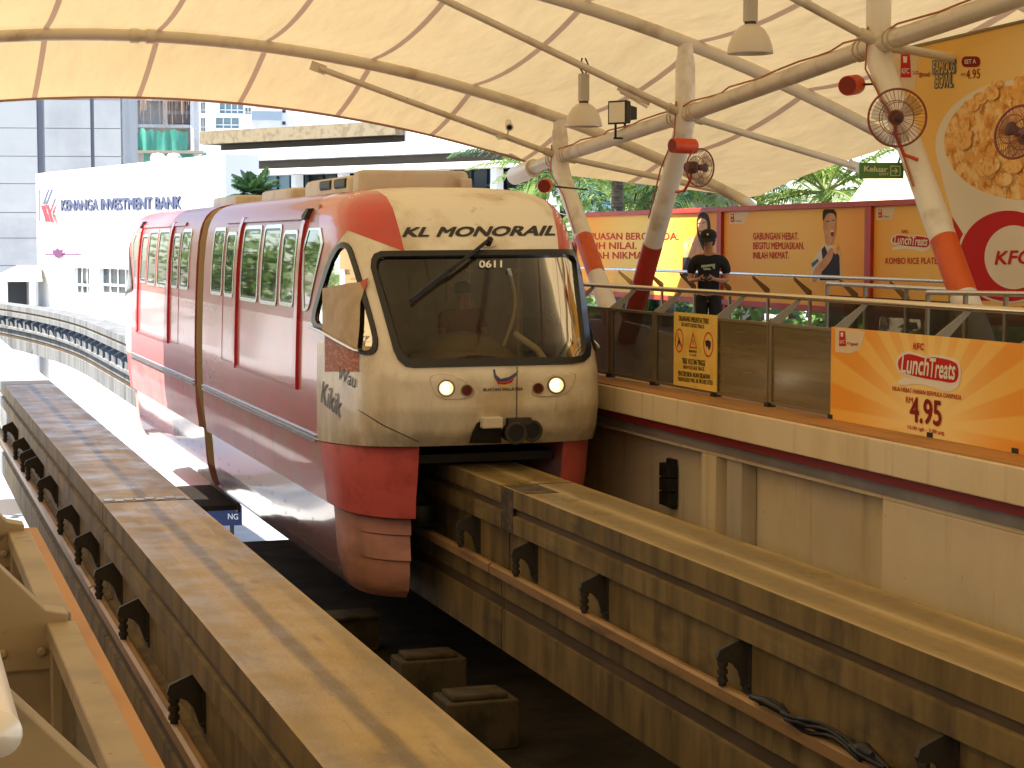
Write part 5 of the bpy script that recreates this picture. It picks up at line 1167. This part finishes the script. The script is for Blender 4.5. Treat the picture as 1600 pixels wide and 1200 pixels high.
# ------------------------------------------------------------------ city behind
BA, BB = Vector((7.3, 97.7, 0)), Vector((12.8, 72.5, 0))
FN = Frame(BA, (BB-BA)[:2])
bk = thing('bank_building', 'white bank building with blue lettering and a red and blue emblem beside the curving track', 'building', (10, 85, -8))
a1, top = FN.px(352, 238); L0 = 0
w1, w2 = [FN.px(115, 418), FN.px(140, 459)], [FN.px(155, 419), FN.px(217, 461)]
holes = [(w1[0][0], w1[1][0], w1[1][1], w1[0][1]), (w2[0][0], w2[1][0], w2[1][1], w2[0][1])]
g = MB(); FN.wall(g, 0, a1, -8, FN.px(60, 271)[1], holes, -.9, 0)
FN.box(g, 0, a1, -8, FN.px(60, 271)[1]-.02, -1.4, -.901)
b1 = FN.px(60, 478)[1]; FN.box(g, -.3, a1, b1-.6, b1, 0, .7)
g.build('wall', M['bwhite'], bk)
for h in holes:
    g = MB(); FN.box(g, h[0], h[1], h[2], h[3], -.3, -.2); o = g.build('window', M['bglass'], bk)
    g = MB(); n_ = 3 if h is holes[0] else 5
    for k in range(n_+1): u = lerp(h[0], h[1], k/n_); FN.box(g, u-.04, u+.04, h[2], h[3], -.199, -.15)
    FN.box(g, h[0], h[1], lerp(h[2], h[3], .28), lerp(h[2], h[3], .28)+.1, -.149, -.1); g.build('window_bar', M['bwhite'], o)
g = MB()
def ftext(F, g, t, TL, TR, BL, c, d, m=0, bold=0, shear=0):
    F.text(g, t, TL, TR, BL, c+d, m, bold, shear); i = len(g.v)
    v, f = text2d(t, bold, shear); A, B_, C = (Vector(F.px(*q)) for q in (TL, TR, BL))
    cnt = {}
    for q in f:
        for k in range(len(q)):
            e = (q[k-1], q[k]); kk = tuple(sorted(e)); cnt.setdefault(kk, []).append(e)
    P = [C+(B_-A)*x+(A-C)*y for x, y, e in v]
    for kk, e in cnt.items():
        if len(e) == 1:
            a, b = e[0]; g.quad([F.p(*P[a], c), F.p(*P[b], c), F.p(*P[b], c+d), F.p(*P[a], c+d)], m)
ftext(FN, g, 'KENANGA INVESTMENT BANK', (97, 312), (285, 305.5), (97, 330), .03, .04, 0, .035, .0)
g.build('lettering', M['letter_blue'], bk)
g = MB()
for P, m in (([(69, 296), (72, 296), (72, 346), (69, 347)], 0), ([(84, 296), (88, 295.5), (79, 320), (75, 320)], 0), ([(89, 296), (93.5, 295), (84, 320), (80, 320)], 0), ([(72.5, 321), (80, 320.5), (89, 347), (81, 347)], 1), ([(80.5, 320.5), (86, 320), (94, 347), (89.5, 347)], 1)):
    FN.poly(g, P, .3, m)
g.build('emblem', [M['letter_blue'], M['letter_red']], bk)
g = MB(); FN.poly(g, smoothpoly([(84, 388), (89, 392), (93, 386), (97, 392), (102, 387), (101, 398), (95, 404), (87, 400)]), .1); FN.poly(g, [(72, 396), (130, 396), (130, 398.5), (72, 398.5)], .08); FN.tbox(g, 'investor', 73, 390, 84, 395, .08, dy=-.2); FN.tbox(g, 'prime', 102, 388, 122, 396, .08, 0, 0, .2); g.build('small_emblem', M['letter_purple'], bk)
# roof ventilators on the bank
for i, (x, lab) in enumerate(((247, 'white roof ventilator standing alone on the bank roof'), (272, 'white roof ventilator, right one of the bank roof'))):
    q = at(x, 254, D=98); t = thing('roof_ventilator', lab, 'ventilator', (q.x, q.y, q.z-1), 'white ventilators on the bank roof')
    g = MB(); g.lathe(q+Vector((0, 0, -2)), [(.18, 0), (.18, 1.8), (.4, 1.9), (.4, 2.3), (.28, 2.45), (0, 2.5)], 14); g.build('cowl', M['bwhite'], t, smooth=40)
# concrete tower
FT = Frame((7, 128, 0), (1, -.22)); tw = thing('concrete_tower', 'grey concrete tower with dark vertical slots behind the bank', 'tower', (12, 132, -8))
g = MB(); x0, x1 = FT.px(-60, 300)[0], FT.px(190, 300)[0]; s1, s2 = FT.px(64.5, 250)[0], FT.px(145, 250)[0]
edges = [(x0, s1-.25), (s1+.25, s2-.12), (s2+.12, x1)]; zt = [FT.px(30, y)[1] for y in (478, 440, 415, 372, 332, 287, 244, 200, 155, 110, 60)]
zt = [-8]+zt
for a, b in edges:
    for p, q_ in zip(zt, zt[1:]): FT.box(g, a, b, p+.02, q_-.02, -1.2, 0)
FT.box(g, x0, x1, -8, zt[-1], -12, -.15); g.build('wall', M['bgrey'], tw)
g = MB()
for s_ in (s1, s2): FT.box(g, s_-.25, s_+.25, -8, zt[-1], -.14, -.1)
g.build('slot', M['slot'], tw)
# building under construction with green nets
FC = Frame(at(186, 378, Y=150), (1, -.15)); cbg = thing('construction_building', 'unfinished block wrapped in scaffolding and green netting behind the bank', 'building', tuple(at(260, 378, Y=152)))
def cb_(g, x0, y0, x1, y1, c0, c1, m=0): a, b = FC.px(x0, y0), FC.px(x1, y1); FC.box(g, a[0], b[0], b[1], a[1], c0, c1, m)
g = MB(); cb_(g, 180, 90, 313, 330, -6, -1.5); cb_(g, 190, 90, 200, 330, -1.5, 0)
for y in (158, 200, 240): cb_(g, 190, y-6, 306, y, -1.5, .1)
cb_(g, 255, 90, 262, 200, -1.49, .3); cb_(g, 296, 90, 304, 260, -1.49, .3); cb_(g, 212, 90, 216, 250, -1.49, .2)
g.build('wall', mat('raw_white_block', (.72, .71, .7), .8, var=[((.58, .54, .5), (.5, .5, .5), .45, .65)]), cbg)
g = MB(); random.seed(3)
for k in range(46): x = 194+random.random()*103; cb_(g, x, 100+random.random()*50, x+random.uniform(.6, 2.2), 150+random.random()*50, .32, .4)
g.build('bamboo_scaffold', mat('rusty_scaffold', (.5, .34, .25), .8), cbg)
g = MB()
for (x0, x1, y) in ((262, 296, 165), (262, 296, 185)): cb_(g, x0, y-8, x1, y+6, -1.45, -1.3)
g.build('window', mat('dusty_infill', (.42, .34, .3), .7), cbg)
def net(x0, y0, x1, y1, c, seed):
    g = MB(); random.seed(seed); A, B_ = FC.px(x0, y1), FC.px(x1, y0); n = 24; rows = []
    for k in range(n+1):
        a = lerp(A[0], B_[0], k/n); w_ = .1*math.sin(k*1.1+seed)+random.uniform(-.16, .16); rows.append([FC.p(a, lerp(A[1], B_[1], j/5)+(random.uniform(-.3, .15) if j == 5 else 0), c+w_*(1-.5*j/5)) for j in range(6)])
    g.loft(rows, closed=False); g.build('green_net', M['net'], cbg, smooth=180)
M['net'] = mat('green_mesh_net', (.05, .32, .22), .7, var=[((.12, .45, .35), (.7, .7, .15), .4, .65), ((.02, .2, .16), (1, 1, .2), .55, .7)], alpha=.85)
net(192, 204, 293, 237, 1.0, 4); net(225, 242, 318, 262, .8, 5); net(316, 240, 345, 262, .9, 6)
g = MB(); cb_(g, 191, 236, 318, 241, 0, 1.4); g.build('scaffold_deck', mat('timber_deck', (.4, .32, .24), .8), cbg)
# white apartment block and blue-grey block
FA = Frame(at(300, 378, Y=175), (1, -.12)); ab = thing('apartment_block', 'white apartment tower with blue glass strips right of the unfinished block', 'building', tuple(at(350, 378, Y=178)))
g = MB(); A, B_ = FA.px(306, 80), FA.px(392, 378); hs = []
wr = [(314, 140, 321, 156), (314, 160, 321, 177), (314, 184, 321, 205), (314, 207, 321, 224), (337, 140, 374, 156), (343, 160, 381, 177), (383, 168, 393, 178), (337, 184, 374, 200)]
for r in wr: a, b = FA.px(r[0], r[3]), FA.px(r[2], r[1]); hs.append((a[0], b[0], a[1], b[1]))
FA.wall(g, A[0], B_[0], -8, A[1], hs, -.8, 0); FA.box(g, A[0], B_[0], -8, A[1], -14, -.801); g.build('wall', M['bwhite'], ab)
M['blueglass'] = mat('pale_blue_glass', (.16, .28, .33), .1, spec=.8)
for h in hs:
    g = MB(); FA.box(g, *h, -.7, -.5); o = g.build('window', M['blueglass'], ab)
    g = MB(); n_ = max(2, int((h[1]-h[0])/.55))
    for k in range(n_+1): u = lerp(h[0], h[1], k/n_); FA.box(g, u-.05, u+.05, h[2], h[3], -.499, -.4)
    FA.box(g, h[0], h[1], lerp(h[2], h[3], .33)-.05, lerp(h[2], h[3], .33)+.05, -.399, -.33); g.build('window_bar', M['bwhite'], o)
FD = Frame(at(388, 378, Y=190), (1, -.1)); ob = thing('office_block', 'pale office block with blue-grey bands behind the apartment tower', 'building', tuple(at(430, 378, Y=194)))
g = MB(); A, B_ = FD.px(388, 60), FD.px(462, 378); FD.box(g, A[0], B_[0], -8, A[1], -14, 0); g.build('wall', M['bwhite'], ob)
g = MB()
for y0, y1 in ((174, 187), (206, 219), (140, 152)): a, b = FD.px(390, y1), FD.px(440, y0); FD.box(g, a[0], b[0], a[1], b[1], 0, .1)
g.build('blue_band', mat('blue_grey_cladding', (.3, .37, .45), .5), ob)
for y0, y1 in ((172, 176), (190, 195)): g = MB(); a, b = FD.px(441, y1), FD.px(446, y0); FD.box(g, a[0], b[0], a[1], b[1], 0, .12); g.build('window', M['bglass'], ob)
# stone and white layered building
FW = Frame(at(337, 378, Y=92), ((at(632, 378, Y=86)-at(337, 378, Y=92)).x, -13)); lb = thing('layered_building', 'white building with stone parapet and dark recessed bands behind the train', 'building', tuple(at(500, 378, Y=95)))
def band(g, yl, yb, a0, a1, c0, c1, m=0):   # heights read at the left edge
    z1, z0 = FW.px(337, yl)[1], FW.px(337, yb)[1]; FW.box(g, a0, a1, z0, z1, c0, c1, m)
LW = 24; ar = FW.px(632, 200)[0]
g = MB(); band(g, 206, 226, -.4, ar, -12, .6); g.build('parapet', M['stone'], lb)
g = MB(); band(g, 226.3, 236, 0, ar, -12, -.4); band(g, 254, 267, .6, LW, -12, -.6); g.build('recessed_band', M['recess'], lb)
g = MB(); band(g, 236.3, 253.7, -.1, LW, -12, .4); band(g, 267.3, 276, .9, LW, -12, .3); band(g, 206, 236, ar+.02, LW, -12, .0)
for k in range(7): FW.box(g, 2.2+k*3.1, 2.5+k*3.1, -8, FW.px(337, 276.3)[1], -.6, -.1)
band(g, 352, 420, .6, LW, -12, .2); g.build('wall', M['bwhite'], lb)
for k in range(7):
    g = MB(); FW.box(g, 2.52+k*3.1, 5.28+k*3.1, FW.px(337, 351.6)[1], FW.px(337, 276.4)[1], -1.2, -1.0); o = g.build('window', M['bglass'] if k % 3 else M['blueglass'], lb)
    g = MB()
    for j in range(4): u = 2.52+k*3.1+j*.9; FW.box(g, u, u+.07, FW.px(337, 351.6)[1], FW.px(337, 276.4)[1], -.999, -.9)
    zb_ = FW.px(337, 300)[1]; FW.box(g, 2.53+k*3.1, 5.27+k*3.1, zb_, zb_+.08, -.899, -.85); g.build('window_bar', M['bglass'], o)
g = MB(); FW.box(g, .9, 2.18, -8, FW.px(337, 276.3)[1], -11, -.8); FW.box(g, .9, LW, -8, FW.px(337, 276.4)[1], -11.5, -1.21); g.build('column', M['recess'], lb)
# little pavilion by the track
kb = thing('pavilion', 'small beige roofed pavilion at the foot of the grey tower', 'pavilion', tuple(at(30, 470, Y=96)))
q0, q1 = at(2, 440, Y=96), at(56, 472, Y=96); g = MB(); g.box(q0.x, q1.x, 96, 100, -8, q1.z-1.5); g.box(q0.x, q0.x+.3, 96, 100, q1.z-1.5, q0.z+.2); g.box(q1.x-.3, q1.x, 96, 100, q1.z-1.5, q0.z+.2); g.box(q0.x+.3, q1.x-.3, 98, 100, q1.z-1.5, q0.z+.2, 1); g.build('wall', [M['bwhite'], M['slot']], kb)
g = MB(); g.loft([[(q0.x-.5, 95.5, q0.z), (q1.x+.3, 95.5, q0.z), (q1.x+.3, 100.5, q0.z), (q0.x-.5, 100.5, q0.z)], [(q1.x-.6, 96.5, q0.z+.75), (q1.x+.3, 96.5, q0.z+.75), (q1.x+.3, 100, q0.z+.75), (q1.x-.6, 100, q0.z+.75)]]); g.build('roof', mat('beige_roof', (.5, .46, .34), .7), kb)
# shop sign down in the street
q = at(355, 806, Y=56); FSg = Frame(q, (1, -.1)); sg = thing('shop_sign', 'blue shop sign with white letters NG down in the street below the train', 'sign', tuple(q))
a, b = FSg.px(336, 822), FSg.px(378, 790); g = MB(); FSg.box(g, a[0]-1.6, b[0], a[1], b[1], -.2, 0); g.build('sign_board', mat('navy_sign', (.02, .035, .12), .4), sg)
g = MB(); FSg.tbox(g, 'NG', 356, 802, 372, 811, .02, 0, .01, dy=.8); g.build('lettering', M['bwhite'], sg)
g = MB()
for k in (a[0]-1, b[0]-.3): FSg.box(g, k-.06, k+.06, -8-q.z, a[1], -.16, -.04)
g.build('post', M['dark'], sg)

# ------------------------------------------------------------------ palms and trees
def frond(g, base, az, el, ln, droop, n=30, wid=.05, lf=.62, m=0):
    p = Vector(base); d = Vector((math.cos(az)*math.cos(el), math.sin(az)*math.cos(el), math.sin(el))); pts = [p.copy()]; st = ln/n
    for k in range(n):
        d = (d+Vector((0, 0, -droop*st*(.4+k/n)))).normalized(); p = p+d*st; pts.append(p.copy())
    g.tube(pts[::3]+[pts[-1]], [.03*(1-.9*k/(len(pts[::3]))) for k in range(len(pts[::3])+1)], 5, 1)
    for k in range(3, n+1):
        q = pts[k]; t = (pts[k]-pts[k-1]).normalized(); side = t.cross(Vector((0, 0, 1)))
        if side.length < .01: continue
        side.normalize(); upv = side.cross(t); L = lf*math.sin(math.pi*min(1, .18+.82*k/n))**.6
        for s_ in (-1, 1):
            for sub in range(2):
                qq = q-t*st*.5*sub
                e = (side*s_*(.8+random.uniform(-.1, .1))+t*(.55+random.uniform(-.1, .15))+upv*random.uniform(.0, .25)).normalized()*L*random.uniform(.85, 1.1)
                mid = qq+e*.55; tip = qq+e+Vector((0, 0, -.28*L-random.uniform(0, .15)*L)); w_ = t*wid*.5
                i = len(g.v); g.v += [qq-w_*.5, qq+w_*.5, mid+w_, mid-w_, tip]; g.f += [(i, i+1, i+2, i+3), (i+3, i+2, i+4)]; g.m += [0, 0]
M['rachis'] = mat('leaf_stalk', (.2, .24, .06), .5)
def palm(x, y, z0, z1, seed, label, leafm, nf=17, ln=3.2, group='palms behind the opposite platform', sizes=.62):
    random.seed(seed); t = thing('palm_tree', label, 'palm', (x, y, z0), group)
    g = MB(); lean = random.uniform(-.6, .6); pts = [(x-lean*(1-k/8)**2, y, z0+(z1-z0)*k/8) for k in range(9)]; g.tube(pts, [.2-.008*k for k in range(9)], 12); g.build('trunk', M['bark'], t, smooth=60)
    g = MB()
    for k in range(nf):
        frond(g, (x, y, z1), k*2.4+random.uniform(-.3, .3), random.uniform(-.15, 1.15), ln*random.uniform(.8, 1.1), random.uniform(.25, .55), lf=sizes)
    g.build('crown', [leafm, M['rachis']], t); return t
for i, (px, py, Y, dz, lm, lab) in enumerate([
    (845, 262, 44, 0, 'leaf_dark', 'dark coconut palm just right of the train roof'), (900, 290, 47, .2, 'leaf_light', 'pale palm filling the gap right beside the train roof'), (1008, 296, 38, .1, 'leaf_light', 'pale palm with drooping fronds between the first two leaning columns'),
    (965, 270, 40, .2, 'leaf', 'coconut palm behind the first leaning column'),
    (1110, 290, 42, .2, 'leaf_dark', 'dark palm behind the middle wall fan'), (1185, 280, 36, 0, 'leaf_light', 'palm behind the hoarding of the laughing man'), (1290, 300, 34, 0, 'leaf_light', 'sunny yellow green palm beside the beige roof'),
    (1040, 250, 52, 1.0, 'leaf', 'tall pale palm far behind the hoardings'), (1240, 470, 31, 0, 'leaf_light', 'young sunny palm below the hoardings'), (1010, 500, 36, 0, 'leaf_dark', 'young dark palm below the hoardings'), (1400, 480, 27.5, 0, 'leaf', 'young palm below the rice plate hoarding')]):
    small = py > 400; q = at(px, py, X=17.2) if small else at(px, py, X=18.6) if px in (900, 1008) else at(px, py, Y=Y)
    palm(q.x, q.y, -8, q.z+dz, 20+i, lab, M[lm], 15 if not small else 11, 3.4 if not small else 1.9)
q = at(397, 294, Y=70); palm(q.x, q.y, -8, q.z-.25, 51, 'bushy fan palm between the bank and the layered building', M['leaf_dark'], 26, 1.15, None, .42)
q = at(505, 184, Y=100); 
def leaf_tree(x, y, z0, h, r, seed, label, leafm, n=2600, group=None, leaf=.16, lo=.45, off=0):
    random.seed(seed); t = thing('leafy_tree', label, 'tree', (x, y, z0), group)
    g = MB(); g.tube([(x, y, z0), (x+.1, y, z0+h*.35), (x, y+.1, z0+h*.7)], [.26, .2, .1], 10)
    lobes = []
    for k in range(16):
        a = random.uniform(0, 6.28); rr = r*random.uniform(.15, .75); zz = z0+h*random.uniform(lo, .95); c = Vector((x+off+rr*math.cos(a), y+rr*math.sin(a), zz)); lobes.append((c, r*random.uniform(.25, .48)))
        g.tube([(x, y, z0+h*(random.uniform(.3, .5) if not off else .68)), Vector((x, y, zz)).lerp(c, .5)-Vector((0, 0, .3)), c], [.09, .06, .02], 6)
    g.build('trunk', M['bark'], t, smooth=60)
    g = MB()
    for k in range(n):
        c, lr = random.choice(lobes); v = Vector((random.gauss(0, 1), random.gauss(0, 1), random.gauss(0, .8))).normalized()*lr*random.uniform(.6, 1.1)
        p = c+v; u = Vector((random.gauss(0, 1), random.gauss(0, 1), random.gauss(0, .6))).normalized(); q_ = u.orthogonal().normalized(); s_ = leaf*random.uniform(.7, 1.5)
        g.quad([p-u*s_, p+q_*s_*.5, p+u*s_, p-q_*s_*.5])
    g.build('crown', leafm, t); return t
for i, (x, y, h, r, lab) in enumerate([(18.5, 47, 10.5, 3.2, 'broad leafy tree behind the palms, nearest the train'), (22, 40, 10.3, 3.4, 'leafy tree between the palms and the middle column'), (24, 33, 10, 3.2, 'leafy tree behind the beige roof'), (21, 52, 11.5, 3.5, 'far leafy tree right of the layered building'), (19, 30, 7.4, 2.6, 'low leafy tree below the hoardings'), (17.6, 36, 7.2, 2.4, 'low leafy tree below the hoarding of the eating woman')]):
    leaf_tree(x, y, -8, h, r, 70+i, lab, M[('leaf', 'leaf_dark', 'leaf_light')[i % 3]], group='leafy trees behind the opposite platform')
for i, (x, y, h, r) in enumerate([(-3.5, 70, 12.5, 4), (-8, 62, 12, 4), (-10, 78, 14, 4.5), (-15, 70, 13, 4.5), (-5, 88, 14, 4.5), (-14, 92, 14, 5), (-22, 80, 14, 5)]):
    leaf_tree(x, y, -8, h, r, 90+i, 'street tree left of the track, mirrored in the train windows', M[('leaf', 'leaf_light')[i % 2]], 1300, 'street trees mirrored in the train windows', .2, .6)
leaf_tree(15.6, 36.6, -8, 19, 2.7, 120, 'unseen tall tree added to shade the far end of the hoardings', M['leaf_dark'], 9000, None, .28, .7, -4.0)  # added tree, crown hidden above the canopy, keeps sun off the hoarding
for i, (x, y, h, r) in enumerate([(16.6, 24.5, 8.6, 1.7), (16.8, 28, 8.4, 1.9), (16.6, 32, 8.7, 1.8), (16.8, 43, 8.6, 1.8)]):
    leaf_tree(x, y, -8, h, r, 130+i, 'slim young tree right behind the hoardings, seen beneath their lower edge', M[('leaf_light', 'leaf')[i % 2]], 1300, 'slim young trees behind the hoardings', .14, .6)
